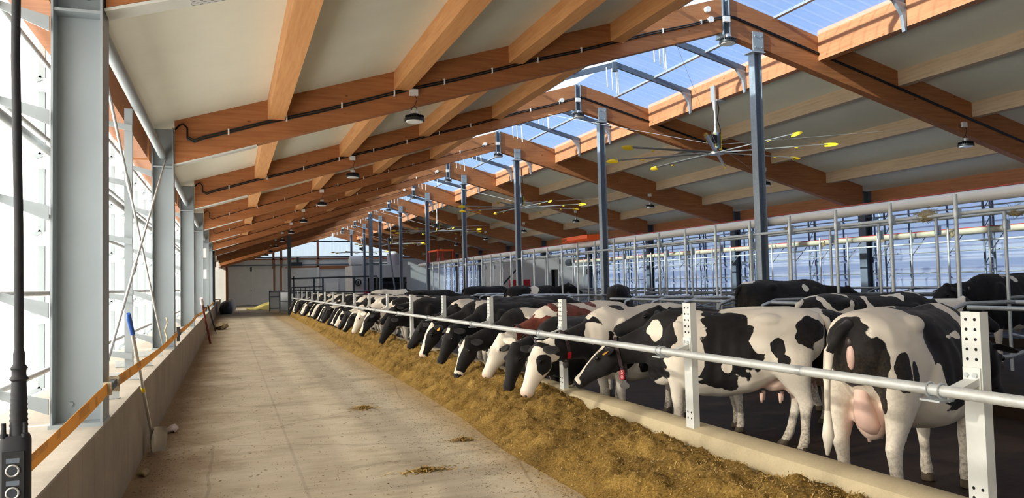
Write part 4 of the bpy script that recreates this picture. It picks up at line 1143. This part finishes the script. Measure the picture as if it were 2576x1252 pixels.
def make_cow(name, label, base_z, head_deg, nose=None, loc=None, P=(1.20, 0, .98), yaw=0.0, pitch=66, voxel=.02, mat='coat', seed=0, bias=0.0, patches=(), face='blaze',
             socks=True, scale=1.0, collar=0, tags=(), legs=None, tail='hang', pinknose=False, group='cows at the feed', udder=1.0, roll=0, number=None, freq=1.5):
    ph = math.radians(pitch); ya = math.radians(yaw)
    D = V((math.cos(ph)*math.cos(ya), math.cos(ph)*math.sin(ya), -math.sin(ph))); L = V((-math.sin(ya), math.cos(ya), 0)); U = D.cross(L)
    if roll:
        q = Matrix.Rotation(math.radians(roll), 3, D); L = q @ L; U = q @ U
    P = V(P); a = math.radians(head_deg)
    R = Matrix.Rotation(a, 3, 'Z')
    if nose is not None:
        P.z = (nose[2]-base_z)/scale+.55*math.sin(ph)
        nl = (P+D*.55)*scale; off = R @ V((nl.x, nl.y, 0)); loc = (nose[0]-off.x, nose[1]-off.y)
    t0 = thing(name, label, 'cow', (loc[0], loc[1], base_z), group, a); t0.scale = (scale,)*3; t0['kind'] = 'thing'
    m = MB()
    ring_loft(m, [((x, 0, zc), EY, EZ, rw, rh, e, tp) for x, zc, rw, rh, e, tp in TRUNK], 24)
    for s in (-1, 1):
        m.ellipsoid((-.41, s*.205, 1.305), .15, .085, .075, 12, 8); m.tube([(-.30, s*.20, 1.315), (-.42, s*.225, 1.315), (-.62, s*.19, 1.27), (-.83, s*.12, 1.235)], [.05, .055, .055, .05], 8)
        m.ellipsoid((-.83, s*.125, 1.235), .07, .055, .055, 10, 8)
        m.ellipsoid((.50, s*.225, 1.06), .14, .075, .24, 12, 10)
    m.tube([(-.84, 0, 1.325), (-.6, 0, 1.40), (-.3, 0, 1.405), (.1, 0, 1.375), (.45, 0, 1.39), (.62, 0, 1.385)], [.045, .04, .04, .04, .05, .05], 10)
    m.ellipsoid((.72, 0, .76), .17, .115, .16, 12, 8)
    # neck
    A = V((.60, 0, 1.09)); E2 = P-U*.045+D*.02; B = A+V((.22, 0, .02)) if P.z > 1.1 else A+V((.22, 0, -.04)); C2 = E2+(A-E2)*.34-D*.03
    NR = []
    for i in range(8):
        t = i/7; p = bez(A, B, C2, E2, t); q = bez(A, B, C2, E2, min(1, t+.02)); q0 = bez(A, B, C2, E2, max(0, t-.02))
        T = (q-q0).normalized(); sd = EZ.cross(T)
        sd = sd.normalized() if sd.length > .15 else L.copy()
        if sd.dot(L) < 0 and i > 4: sd = -sd
        u = T.cross(sd); k = t**.72
        NR.append((p, sd, u, .18*(1-k)+.088*k, .30*(1-k)+.125*k, .95, .1))
    ring_loft(m, NR, 20)
    # head
    H = [(-.085, .06, .075, -.04), (-.04, .095, .115, -.04), (.04, .112, .132, -.045), (.12, .120, .142, -.055), (.19, .115, .138, -.055), (.27, .094, .116, -.04), (.35, .077, .094, -.03), (.43, .070, .080, -.025), (.485, .078, .078, -.022), (.525, .074, .070, -.022), (.553, .048, .045, -.02)]
    ring_loft(m, [(P+D*t+U*o, L, U, w2, h2, .88, .08) for t, w2, h2, o in H], 20)
    for s in (-1, 1): m.ellipsoid(P+D*.13+L*(s*.098)+U*.025, .042, .042, .042, 8, 6)
    m.ellipsoid(P-D*.045+U*.03, .06, .06, .06, 8, 6)
    # legs
    lg = legs or dict(fl=(-.10, 0), fr=(-.17, 0), hl=(.03, 0), hr=(-.09, 0))
    feet = []
    for key, s in (('fl', 1), ('fr', -1)):
        dx, dy = lg[key]
        f = [(.57, .185, 1.05, .17, .075), (.555, .19, .84, .125, .075), (.545, .175, .64, .08, .062), (.55, .16, .47, .062, .054), (.55, .155, .41, .058, .05), (.545, .152, .33, .044, .04), (.545, .15, .21, .04, .036), (.552, .15, .125, .05, .045), (.565, .15, .075, .046, .044), (.58, .15, .05, .058, .052), (.59, .15, .0, .068, .058)]
        ring_loft(m, [((x+dx*(1-min(1, z/.9)), s*(y)+dy*(1-min(1, z/.9)), z), EX, EY, a2, b2, .92, 0) for x, y, z, a2, b2 in f], 14); feet.append((.58+dx, s*.15+dy))
    for key, s in (('hl', 1), ('hr', -1)):
        dx, dy = lg[key]
        f = [(-.58, .17, 1.15, .25, .11), (-.58, .19, .95, .235, .115), (-.59, .20, .80, .19, .10), (-.63, .195, .67, .125, .075), (-.675, .19, .565, .085, .058), (-.70, .185, .50, .078, .05), (-.685, .18, .41, .055, .043), (-.67, .18, .30, .046, .039), (-.66, .18, .20, .045, .039), (-.645, .18, .125, .053, .047), (-.625, .18, .075, .048, .046), (-.605, .18, .05, .060, .054), (-.595, .18, .0, .07, .06)]
        ring_loft(m, [((x+dx*(1-min(1, z/1.0)), s*y+dy*(1-min(1, z/1.0)), z), EX, EY, a2, b2, .92, 0) for x, y, z, a2, b2 in f], 14); feet.append((-.605+dx, s*.18+dy))
    if udder:
        m.ellipsoid((-.42, 0, .70), .23*udder, .16*udder, .17*udder, 14, 10)
        m.ellipsoid((-.60, 0, .70), .14*udder, .14*udder, .22*udder, 14, 10)
    vs, fs = remesh(m, voxel, 9 if voxel < .018 else 4)
    # sculpt: ribs and flank hollow
    x, y, z = vs[:, 0], vs[:, 1], vs[:, 2]
    rib = np.sin(x*46)*.004*sstep(-.25, -.05, x)*sstep(.55, .35, x)*sstep(.6, .8, z)*sstep(1.35, 1.15, z)
    hol = -.05*np.exp(-((x+.20)/.12)**2-((z-1.19)/.12)**2)-.018*np.exp(-((x-.34+.25*(z-1))/.05)**2)*sstep(.6, .8, z)*sstep(1.3, 1.1, z)-.02*np.exp(-((x+.33-.3*(z-.9))/.06)**2)*sstep(.6, .7, z)*sstep(1.1, .95, z)
    vs[:, 1] += np.sign(y)*(rib+hol)*(np.abs(y) > .1)
    nzz = np.array([noise.fractal(V((p[0]*4+seed, p[1]*4, p[2]*4)), 1.0, 2.0, 3) for p in vs])*.010*sstep(.3, .6, z)
    vs += (vs-np.array([0, 0, 1.0]))/np.maximum(np.linalg.norm(vs-np.array([0, 0, 1.0]), axis=1), .2)[:, None]*nzz[:, None]*(x < .9)[:, None]
    x, y, z = vs[:, 0], vs[:, 1], vs[:, 2]
    # coat fields
    rel = vs-np.array(P); ht = rel@np.array(D); hl = rel@np.array(L); hu = rel@np.array(U)
    onhead = (ht > -.09) & (ht < .62) & (np.abs(hl) < .17) & (np.abs(hu) < .22) & (x > .86)
    f = np.array([noise.fractal(V((p[0]*freq+seed*7.3, p[1]*freq*.9+seed*3.1, p[2]*freq*.8+seed*1.7)), .9, 2.0, 3) for p in vs])*1.1+bias
    wob = np.array([noise.noise(V((p[0]*7+seed, p[1]*7, p[2]*7))) for p in vs])*.35+np.array([noise.noise(V((p[0]*17+seed, p[1]*17, p[2]*17))) for p in vs])*.15
    for (c, r, sg) in patches:
        d = np.sqrt((((vs-np.array(c))/np.array(r))**2).sum(1))+wob
        val = (1-d)*1.6
        f = np.maximum(f, val) if sg > 0 else np.minimum(f, -val)
    if socks: f = f-sstep(.70, .48, z)*1.5*(x < .85)
    ff = np.full(len(vs), .8)
    ah = np.abs(hl+.012*np.sin(ht*19+seed)); wv = wob*.03
    if face == 'blaze': ff = -np.minimum((.036+.03*sstep(.3, .52, ht)+.022*sstep(.08, -.02, ht)-ah+wv)/.05, (hu+.02)/.05)
    elif face == 'thinblaze50': ff = -np.minimum(np.minimum((.060-.02*sstep(.25, .45, ht)+.04*sstep(.44, .5, ht)-ah+wv)/.05, (hu-.015+.06*sstep(.40, .5, ht))/.05), (ht+.03)/.05)
    elif face == 'star': ff = -np.minimum(np.minimum((.036-ah+wv)/.05, (.045-np.abs(ht-.02)+wv)/.05), (hu-.01)/.05)
    elif face == 'white': ff = np.full(len(vs), -.8)
    elif face == 'eyes': ff = np.maximum((1-np.sqrt((ht-.15)**2/.12**2+((np.abs(hl)-.125)/.068)**2+((hu+.03)/.14)**2))*1.6+wob*1.1, (-.01-ht+wv)/.05)
    elif face == 'half': ff = np.maximum(np.minimum((hl-.008-.02*np.sin(ht*14)+wv)/.05, (.46-ht)/.05), (-.02-ht+wv)/.05)
    ff = np.clip(ff, -1, 1)
    wh = sstep(-.11, -.02, ht)*onhead
    f = f*(1-wh)+ff*wh
    coat = np.clip(f, -1, 1)
    pink = np.zeros(len(vs)); 
    if udder: pink = sstep(1.15, .8, np.sqrt(((x+.5)/.36)**2+(y/.19)**2+((z-.62)/.24)**2))
    coat = np.where(pink > .4, -1, coat)
    ps = sstep(.495, .515, ht)*onhead
    if pinknose: pink = np.maximum(pink, ps*.8); coat = np.where(ps > .5, -1, coat)
    else: coat = np.where((ps > .5), 1.0, coat)
    dirt = np.clip(sstep(.62, .1, z)*.8+sstep(-.5, -.9, x)*.35*sstep(1.3, .9, z)+.5*sstep(.56, .50, z)*(np.abs(y) < .33)*(np.abs(x) < .5), 0, 1)*(x < .95)
    hoof = (z < .055)
    V0 = len(vs)
    b = MB(); b.v = [tuple(p) for p in vs]; b.f = list(fs)
    zc = np.array([p for p in vs])
    fz = np.array([max(zc[i][2] for i in q) for q in fs]); fh = np.array([max(ht[i] for i in q) for q in fs]) if False else None
    b.mi = [1 if h < .075 else 0 for h in fz]
    ex = []   # attribute values of the extras
    def extra(mi, cv, pv, fn):
        k = len(b.v); b.mat(mi); fn(); ex.append((len(b.v)-k, cv, pv))
    for s in (-1, 1):
        eye = P+D*.135+L*(s*.122)+U*.022
        extra(2, 1, 0, lambda: b.ellipsoid(eye, .022, .022, .022, 12, 8))
        ec = 1.0 if face not in ('white',) else -1.0
        e0 = P-D*.01+L*(s*.09)+U*.015; ed = (L*s*.9-D*.12-U*.30+V((0, 0, -.05))).normalized(); en = (D*-.25+U*.9).normalized(); en = (en-ed*en.dot(ed)).normalized(); es = ed.cross(en)
        rg = [(e0, .028, .026), (e0+ed*.05, .052, .016), (e0+ed*.11, .062, .010), (e0+ed*.17, .045, .008), (e0+ed*.205, .014, .006)]
        extra(0, ec, 0, lambda: b.loft([(c, es, en, w2, h2) for c, w2, h2 in rg], 14))
        extra(3, 1, 0, lambda: b.ellipsoid(P+D*.548+L*(s*.040)+U*.0, .015, .015, .015, 8, 6))
        if s == 1: earL = (e0+ed*.12, ed, en, es)
        else: earR = (e0+ed*.12, ed, en, es)
    if udder:
        for tx, ty in ((-.30, .08), (-.30, -.08), (-.48, .08), (-.48, -.08)):
            extra(4, -1, 1, lambda: b.tube([(tx, ty, .57), (tx, ty*1.05, .51), (tx, ty*1.05, .475)], [.022, .017, .012], 8))
    tp = [(-.86, 0, 1.33), (-.93, .0, 1.30), (-.965, .01, 1.18), (-.96, .02, .95), (-.95, .03, .72), (-.95, .03, .55), (-.96, .02, .42)]
    if tail == 'left': tp = [(-.86, 0, 1.33), (-.94, .03, 1.29), (-.97, .09, 1.15), (-.965, .12, .95), (-.955, .13, .75), (-.96, .13, .58), (-.96, .14, .45)]
    extra(0, 1 if tail == 'left' else coat_tail(patches, bias), 0, lambda: b.tube(tp[:3], [.045, .036, .028], 10)); extra(0, coat_tail(patches, bias), 0, lambda: b.tube(tp[2:5], [.028, .022, .019], 10))
    extra(0, -1, 0, lambda: b.tube(tp[4:], [.02, .04, .012], 10))
    if tail == 'left':
        extra(4, -1, 1, lambda: b.ellipsoid((-.893, -.02, 1.12), .03, .03, .09, 12, 8))
        extra(3, 1, 0, lambda: b.ellipsoid((-.893, -.012, 1.215), .025, .03, .045, 10, 8))
        extra(4, -1, 1, lambda: b.loft([((-.74, .0, .98), EX, EY, .03, .03), ((-.76, -.01, .84), EX, EY, .045, .05), ((-.74, -.02, .72), EX, EY, .075, .07), ((-.69, -.02, .63), EX, EY, .08, .075), ((-.64, -.02, .57), EX, EY, .04, .04)], 16))
    me = b.mesh('body', [mat, 'hoof', 'eye', 'nose_dark', 'pinkskin'], (0, 0, 0), True)
    full = lambda arr, idx: np.concatenate([arr]+[np.full(e[0], e[idx]) for e in ex])
    for nm, arr in (('coat', full(coat, 1)), ('pink', full(pink, 2)), ('dirt', np.concatenate([dirt, np.zeros(len(b.v)-V0)]))):
        at = me.attributes.new(nm, 'FLOAT', 'POINT'); at.data.foreach_set('value', arr.astype(np.float32))
    o = bpy.data.objects.new('body', me); COL.objects.link(o); o.parent = t0
    WLOC[o.as_pointer()] = V((0, 0, 0))
    # ear tags
    for side in tags:
        q, ed, en, es = earL if side == 'L' else earR
        fr = en*(1 if True else -1); dn = V((0, 0, -1)); dn = (dn-fr*dn.dot(fr)).normalized(); sd2 = fr.cross(dn)
        p0 = q+fr*.014
        m = MB(); pts = [(0, .0), (.010, .012), (.026, .045), (.026, .062), (.014, .078), (-.014, .078), (-.026, .062), (-.026, .045), (-.010, .012)]
        vv = [p0+sd2*a2+dn*b2 for a2, b2 in pts]; k = len(vv); vv += [p+fr*.004 for p in vv]
        m.add(vv, [tuple(range(k-1, -1, -1)), tuple(range(k, 2*k))]+[(i, (i+1) % k, (i+1) % k+k, i+k) for i in range(k)])
        m.build('ear_tag', 'tag', o, None, local=True)
    if collar:
        i = 5 if collar == 1 else 6
        c, sd, u, rw, rh = NR[i][:5]; T = u.cross(sd).normalized()
        if T.dot(NR[i+1][0]-NR[i][0]) < 0: T = -T
        rw += .018; rh += .020; n = 28; vv = []; fq = []
        for j in range(n):
            t = 2*math.pi*j/n; q = c+sd*(rw*math.cos(t))+u*(rh*math.sin(t)); nrm = (sd*math.cos(t)+u*math.sin(t))
            vv += [q-T*.02, q+T*.02, q+T*.02+nrm*.005, q-T*.02+nrm*.005]
        for j in range(n):
            for e in range(4): fq.append((j*4+e, j*4+(e+1) % 4, ((j+1) % n)*4+(e+1) % 4, ((j+1) % n)*4+e))
        m = MB(); m.add(vv, fq); cl = m.build('collar', 'collar', o, 60, local=True)
        for s in ((1, -1) if number is None else (number[1],)):
            for deg, nm, mt, ln in ((205, 'number_tag', 'red_tag', .032), (218, 'number_tag', 'red_tag', .032), (150, 'buckle', 'alu', .035)):
                dg2 = deg if s == -1 else 180-deg+0
                t = math.radians(dg2); q = c+sd*(rw*math.cos(t))+u*(rh*math.sin(t)); nrm = (sd*(math.cos(t)/rw)+u*(math.sin(t)/rh)).normalized(); tan = T.cross(nrm)
                m = MB(); m.loft([(q+nrm*.004, T, tan, .024, ln*.62, .4), (q+nrm*.016, T, tan, .024, ln*.62, .4)], 16)
                tg = m.build(nm, mt, cl, None, local=True)
                if number and nm == 'number_tag': text_part(number[0][0 if deg == 205 else 1], .042, 'white', tg, q+nrm*.0165, -T, tan, 'digit')
        m = MB(); q = c-u*(rh+.03); m.ellipsoid(q, .04, .03, .045, 12, 8); m.build('weight', 'pewter', cl, local=True)
    t0['_'] = 0; del t0['_']
    return t0, o, (P, D, L, U, NR)
def coat_tail(patches, bias): return .6 if bias > -.1 else -.4
AL = -.14
B_ = lambda x, z, rx, rz, s=1, y=.3, ry=.28: ((x, y, z), (rx, ry, rz), s)
NEAR = .0135
# the cow with the numbered collar, standing side-on across the rail
pat50 = [B_(.80, 1.05, .42, .55), B_(.62, 1.25, .36, .34), B_(.45, 1.30, .30, .22), B_(.75, .85, .25, .25), B_(.60, .97, .17, .30),
         ((.98, 0, 1.0), (.35, .4, .45), 1), ((1.15, 0, .95), (.35, .35, .4), 1), ((.55, 0, 1.36), (.42, .3, .16), 1),
         B_(.76, 1.22, .10, .14, -1), B_(.42, .80, .22, .30, -1), B_(.35, 1.25, .16, .26, -1),
         B_(-.05, 1.02, .33, .28), B_(.10, .86, .22, .24), B_(-.02, .72, .10, .18), B_(-.35, 1.12, .12, .14, -1),
         B_(-.50, 1.05, .07, .10), B_(-.56, .92, .06, .06), B_(-.14, .55, .07, .05), B_(.02, 1.30, .25, .10), B_(-.80, 1.2, .14, .18), B_(.30, .95, .10, .20, -1), B_(-.02, .84, .05, .06, -1)]
cow50, body50, fr50 = make_cow('cow', 'black and white cow with red 50 collar tag, side-on, muzzle resting over the curb', AL, 135, nose=(3.61, 7.88, .45), P=(1.30, .04, .95), yaw=8, pitch=44, voxel=NEAR, seed=3, bias=-1.4,
         patches=pat50, face='thinblaze50', socks=True, scale=1.0, udder=.72, collar=0, tags=('L',), tail='hang', legs=dict(fl=(-.04, 0), fr=(.10, 0), hl=(-.06, 0), hr=(.14, 0)))
# collar, number tags, weight and ear tag of that cow
def text_mesh(txt, size, depth=.0015):
    cu = bpy.data.curves.new('t', 'FONT'); cu.body = txt; cu.size = size; cu.extrude = depth; cu.align_x = 'CENTER'; cu.align_y = 'CENTER'
    o = bpy.data.objects.new('t', cu); COL.objects.link(o)
    dg = bpy.context.evaluated_depsgraph_get(); dg.update(); me = bpy.data.meshes.new_from_object(o.evaluated_get(dg)); bpy.data.objects.remove(o)
    return me
def text_part(txt, size, mat, parent, origin, xa, ya, name='number'):
    me = text_mesh(txt, size); me.materials.clear(); me.materials.append(MT[mat])
    xa = V(xa).normalized(); ya = V(ya).normalized(); za = xa.cross(ya)
    M4 = Matrix((xa, ya, za)).transposed().to_4x4(); M4.translation = origin
    me.transform(M4)
    o = bpy.data.objects.new(name, me); COL.objects.link(o); o.parent = parent; return o
def hanging_collar(t0, body, fr, i, side, digits):
    P, D, L, U, NR = fr
    c, sd, u, rw, rh = NR[i][:5]; rw += .02; rh += .02
    T = (NR[i+1][0]-NR[i-1][0]).normalized()
    n = 36; pts = []
    for j in range(n):
        t = 2*math.pi*j/n; q = c+sd*(rw*math.cos(t))+u*(rh*math.sin(t))
        if u.dot(EZ)*math.sin(t) < 0: q = q+V((0, 0, -.16))*(abs(math.sin(t))**2)      # the loop hangs below the throat
        pts.append(q)
    vv = []; fq = []
    for j in range(n):
        q = pts[j]; tan = (pts[(j+1) % n]-pts[j-1]).normalized(); w2 = (T-tan*T.dot(tan)).normalized(); nr = (q-c); nr = (nr-w2*nr.dot(w2)-tan*nr.dot(tan)).normalized()
        vv += [q-w2*.019, q+w2*.019, q+w2*.019+nr*.005, q-w2*.019+nr*.005]
    for j in range(n):
        for e in range(4): fq.append((j*4+e, j*4+(e+1) % 4, ((j+1) % n)*4+(e+1) % 4, ((j+1) % n)*4+e))
    m = MB(); m.add(vv, fq); cl = m.build('collar', 'collar', body, 60, local=True)
    low = min(pts, key=lambda q: q.z)
    # plates sit on the visible flank of the loop
    out = sd*side if sd.y > 0 else sd*-side
    out = (out-V((0, 0, out.z))).normalized()
    dn = V((0, 0, -1)); across = dn.cross(out) if side > 0 else dn.cross(out)
    cand = [q for q in pts if (q-c).dot(out) > rw*.35 and q.z < c.z]
    cand.sort(key=lambda q: -q.z)
    for k, dgt in enumerate(digits):
        q = cand[min(len(cand)-1, 4)]+V((0, 0, -.052*k))+out*.022
        m = MB(); m.loft([(q-out*.006, across, dn, .026, .026, .35), (q+out*.006, across, dn, .026, .026, .35)], 20)
        tg = m.build('number_tag', 'red_tag', cl, None, local=True)
        text_part(dgt, .055, 'white', tg, q+out*.0072, -across if (-across).cross(-dn).dot(out) > 0 else across, -dn, 'digit')
    q = V((low.x, low.y, low.z-.05)) + out*.02
    m = MB(); m.loft([(q-out*.012, across, dn, .052, .036), (q+out*.012, across, dn, .052, .036)], 24); m.box(q.x-.02, q.x+.02, q.y-.01, q.y+.01, q.z+.03, q.z+.06)
    m.build('weight', 'pewter', cl, 40, local=True)
    return cl
hanging_collar(cow50, body50, fr50, 6, 1, ('5', '0'))
# (appended) remaining cows
pat2 = [((1.05, 0, 1.0), (.32, .4, .4), 1), ((.72, .18, .86), (.26, .3, .26), 1), ((.86, .1, 1.12), (.12, .3, .12), -1), ((.62, .2, .98), (.08, .2, .15), -1), ((.5, .3, .80), (.09, .2, .10), 1), ((.36, .3, 1.0), (.06, .2, .09), 1), ((.25, .3, .78), (.1, .2, .14), 1), ((.42, 0, 1.42), (.09, .2, .09), 1)]
make_cow('cow', 'white-faced cow with black eye patches, feeding beside the cow with the 50 tag', AL, 198, nose=(3.05, 8.03, .34), P=(1.50, -.12, 1), yaw=-4, pitch=64, voxel=NEAR, seed=5, bias=-1.3, patches=pat2, face='eyes', collar=1, pinknose=True)
make_cow('cow', 'black cow with an all black head, feeding just behind the white-faced cow', AL, 206, nose=(3.05, 8.58, .34), P=(1.50, .10, 1), yaw=7, pitch=68, voxel=.017, scale=.90, legs=dict(fl=(-.26, 0), fr=(-.32, 0), hl=(.03, 0), hr=(-.09, 0)), seed=6, bias=1.2, face='none', collar=1)
pat4 = [((1.0, 0, .98), (.30, .35, .34), 1), ((.78, .2, 1.0), (.22, .3, .26), 1), ((.88, .1, .80), (.12, .3, .10), -1), ((.50, .3, 1.22), (.14, .3, .15), 1), ((.30, .2, 1.36), (.16, .25, .11), 1), ((.12, .3, 1.25), (.16, .3, .12), 1), ((.60, .1, 1.38), (.07, .2, .07), 1), ((-.1, .1, 1.42), (.08, .2, .07), 1)]
make_cow('cow', 'red and white cow with a white face and reddish neck, feeding', AL, 197, nose=(3.18, 9.84, .34), P=(1.46, .0, 1), yaw=-8, pitch=60, voxel=NEAR, mat='coat_red', seed=8, bias=-1.3, patches=pat4, face='white', collar=1, pinknose=True, number=('65', 1))
make_cow('cow', 'black cow with a half white face, feeding beyond the red cow', AL, 202, nose=(2.98, 10.50, .29), P=(1.54, -.02, 1), yaw=-1, scale=.95, legs=dict(fl=(-.18, 0), fr=(-.24, 0), hl=(.03, 0), hr=(-.09, 0)), pitch=64, voxel=.017, seed=9, bias=.9, patches=[((.3, .2, 1.3), (.25, .4, .2), -1)], face='half', collar=0)
make_cow('cow', 'large black cow with a small white star on the forehead, feeding', AL, 196, nose=(3.12, 11.95, .35), P=(1.43, .12, 1), yaw=8, pitch=62, voxel=.02, seed=10, bias=1.2, face='star')
make_cow('cow', 'black cow with a broad white blaze and an orange ear tag, feeding', AL, 190, nose=(3.12, 13.22, .34), P=(1.46, .02, 1), yaw=3, pitch=63, voxel=.02, seed=11, bias=.7, patches=[((.45, .2, 1.3), (.25, .4, .16), -1), ((-.3, .2, .9), (.2, .3, .25), -1)], face='blaze', tags=('L',), pinknose=True)
make_cow('cow', 'black cow turned sideways at the feed showing a red collar tag', AL, 200, nose=(3.26, 14.9, .36), P=(1.43, -.10, 1), yaw=-25, pitch=55, voxel=.022, seed=12, bias=.8, patches=[((.5, .2, 1.35), (.3, .4, .14), -1)], face='none', collar=1)
make_cow('cow', 'black headed cow feeding with its face straight down, next beyond the red collar tag', AL, 190, nose=(3.10, 17.0, .34), P=(1.43, .1, 1), yaw=6, pitch=62, voxel=.024, seed=13, bias=.6, face='none')
make_cow('cow', 'white headed cow feeding ahead of its neighbours, about half way down the row', AL, 190, nose=(3.10, 21.0, .34), P=(1.44, .1, 1), yaw=0, pitch=66, voxel=.024, seed=15, bias=-.05, face='white', pinknose=True, collar=1)
make_cow('cow', 'brownish black cow lifting its head above the rail, half way down the row', AL, 186, loc=(5.05, 18.6), P=(1.34, .15, 1.20), yaw=12, pitch=38, voxel=.024, seed=16, bias=.5, face='star')
make_cow('cow', 'black and white cow feeding between the raised head and the white head', AL, 184, nose=(3.12, 19.9, .34), P=(1.43, .05, 1), yaw=0, pitch=62, voxel=.024, seed=17, bias=.1, face='blaze')
make_cow('cow', 'black cow turning its head away behind the cow with the 50 tag', AL, 163, loc=(5.86, 7.34), P=(1.40, -.02, 1.42), yaw=-12, pitch=22, scale=.95, voxel=.018, seed=18, bias=1.0, face='none', collar=2, patches=[((-.45, .05, 1.42), (.16, .22, .1), -1)])
yy = 22.2; i = 0
R2 = random.Random(4)
faces = ['blaze', 'none', 'eyes', 'blaze', 'star', 'none', 'half', 'blaze', 'none', 'white']
while yy < 45:
    fcx = faces[i % 10]
    hd = R2.uniform(0, 12); nkx = .46*math.tan(math.radians(hd)); q = ((yy+nkx-2.98+1.34) % 2.68)-1.34
    if abs(q) < .30: yy += (.31-q)
    make_cow('cow', '%s feeding cow beyond the white headed one, counting away from the camera' % ordn(i+1), AL, 180+hd, nose=(3.12+R2.uniform(-.12, .03), yy, .33+R2.uniform(-.02, .03)), P=(1.46, R2.uniform(-.05, .05), 1), yaw=R2.uniform(-14, 12), pitch=R2.uniform(54, 62),
             voxel=.032, seed=30+i, bias=R2.choice((.45, .1, -.1, .7)), face=fcx, patches=[((.45, .1, 1.36), (.22, .4, .16), -1)] if i % 2 else [], udder=0)
    yy += R2.uniform(.95, 1.35); i += 1
# rear view cow by the nearest rail post
patC = [((-.93, .02, 1.13), (.16, .20, .34), 1), ((-.84, -.16, 1.02), (.12, .09, .22), 1), ((-.70, -.30, 1.02), (.09, .12, .14), 1), ((-.57, -.32, 1.0), (.045, .12, .09), 1), ((-.80, -.14, .84), (.06, .06, .12), 1), ((-.85, -.1, 1.20), (.06, .08, .08), 1),
        ((.15, -.2, 1.15), (.42, .45, .40), 1), ((-.08, -.25, 1.20), (.22, .3, .30), 1), ((.2, 0, 1.38), (.5, .4, .14), 1), ((.05, -.32, .90), (.26, .25, .26), 1), ((-.18, -.36, .98), (.05, .1, .14), 1), ((-.22, -.3, 1.38), (.12, .12, .05), 1),
        ((.02, -.3, 1.33), (.16, .1, .05), -1), ((.22, -.35, 1.22), (.30, .08, .04), -1), ((.40, -.3, 1.10), (.05, .2, .2), -1), ((.48, -.1, 1.30), (.10, .3, .25), -1), ((-.28, -.36, .78), (.12, .2, .25), -1), ((.15, -.3, .55), (.5, .3, .16), -1),
        ((.95, 0, 1.1), (.42, .5, .55), 1), ((.72, -.2, 1.0), (.2, .3, .5), 1)]
make_cow('cow', 'white rumped cow seen from behind with its tail aside and pink udder, at the right', AL, 19, loc=(4.96, 4.60), P=(1.36, -.02, 1.02), yaw=4, pitch=52, voxel=NEAR, seed=21, bias=-1.4, patches=patC, face='none', scale=1.04, tail='left', udder=.85, legs=dict(fl=(.02, 0), fr=(.0, 0), hl=(.05, .02), hr=(-.04, -.03)), group='cows at the feed')
# cows standing behind
BK = 'cows standing behind the feeding row'
patD = [((-.55, -.2, 1.35), (.14, .3, .14), 1), ((-.25, -.2, 1.30), (.10, .3, .22), 1), ((.05, -.2, 1.35), (.14, .3, .16), 1), ((.25, -.2, 1.22), (.16, .3, .16), 1), ((.5, -.2, 1.30), (.14, .3, .14), 1), ((-.8, -.05, 1.2), (.15, .3, .2), 1), ((.75, -.1, 1.2), (.2, .3, .25), 1), ((0, 0, 1.44), (.5, .1, .06), 1), ((.3, -.3, .9), (.2, .2, .14), 1)]
make_cow('cow', 'spotted black and white cow standing broadside behind the rear-view cow', AL, -9, loc=(7.7, 7.75), P=(1.38, 0, 1.25), pitch=35, voxel=.02, seed=40, bias=-1.0, patches=patD, face='none', scale=1.05, group=BK)
make_cow('cow', 'black cow in the cubicles, rump to the left, beyond the 50 tag cow', .06, 0, loc=(9.3, 11.29), P=(1.35, -.1, 1.2), pitch=40, voxel=.02, seed=41, bias=1.1, patches=[((-.7, .1, 1.42), (.15, .2, .1), -1), ((.3, -.3, 1.3), (.07, .2, .1), -1)], face='none', scale=1.03, group=BK)
make_cow('cow', 'black cow with white streaks standing in the cubicles at the right edge', .06, 180, loc=(12.2, 9.2), P=(1.35, 0, 1.2), pitch=40, voxel=.02, seed=42, bias=.45, freq=2.2, face='none', scale=1.05, group=BK)
make_cow('cow', 'small dark cow rump seen through the cubicle pipes, far middle', .06, 60, loc=(9.3, 17.5), P=(1.3, 0, 1.0), pitch=60, voxel=.03, seed=43, bias=.9, face='none', group=BK, udder=0)
make_cow('cow', 'cow with a black and white flank and raised head standing in the far cubicles', .06, 0, loc=(9.2, 23.19), P=(1.3, 0, 1.40), pitch=30, voxel=.03, seed=44, bias=.25, face='star', group=BK, udder=0)
make_cow('cow', 'black cow standing in the far cubicles in front of the white room block', .06, 0, loc=(9.2, 27.95), P=(1.3, 0, 1.1), pitch=50, voxel=.03, seed=45, bias=1.0, face='none', group=BK, udder=0)
make_cow('cow', 'pale grey-white cow standing in the far alley before the milking room', .0, -15, loc=(6.7, 33.4), P=(1.3, 0, 1.1), pitch=50, voxel=.03, seed=46, bias=-.55, face='white', group=BK, udder=0)
make_cow('cow', 'black cow standing crosswise in the alley behind the feeding row, far middle', -.02, -15, loc=(6.8, 27.0), P=(1.3, 0, 1.1), pitch=50, voxel=.03, seed=47, bias=.9, face='none', group=BK, udder=0)
make_cow('cow', 'dark cow back in the alley right behind the red and white cow', AL, -12, loc=(6.5, 16.1), P=(1.3, 0, 1.1), pitch=55, voxel=.028, seed=48, bias=.8, face='none', group=BK, udder=0)
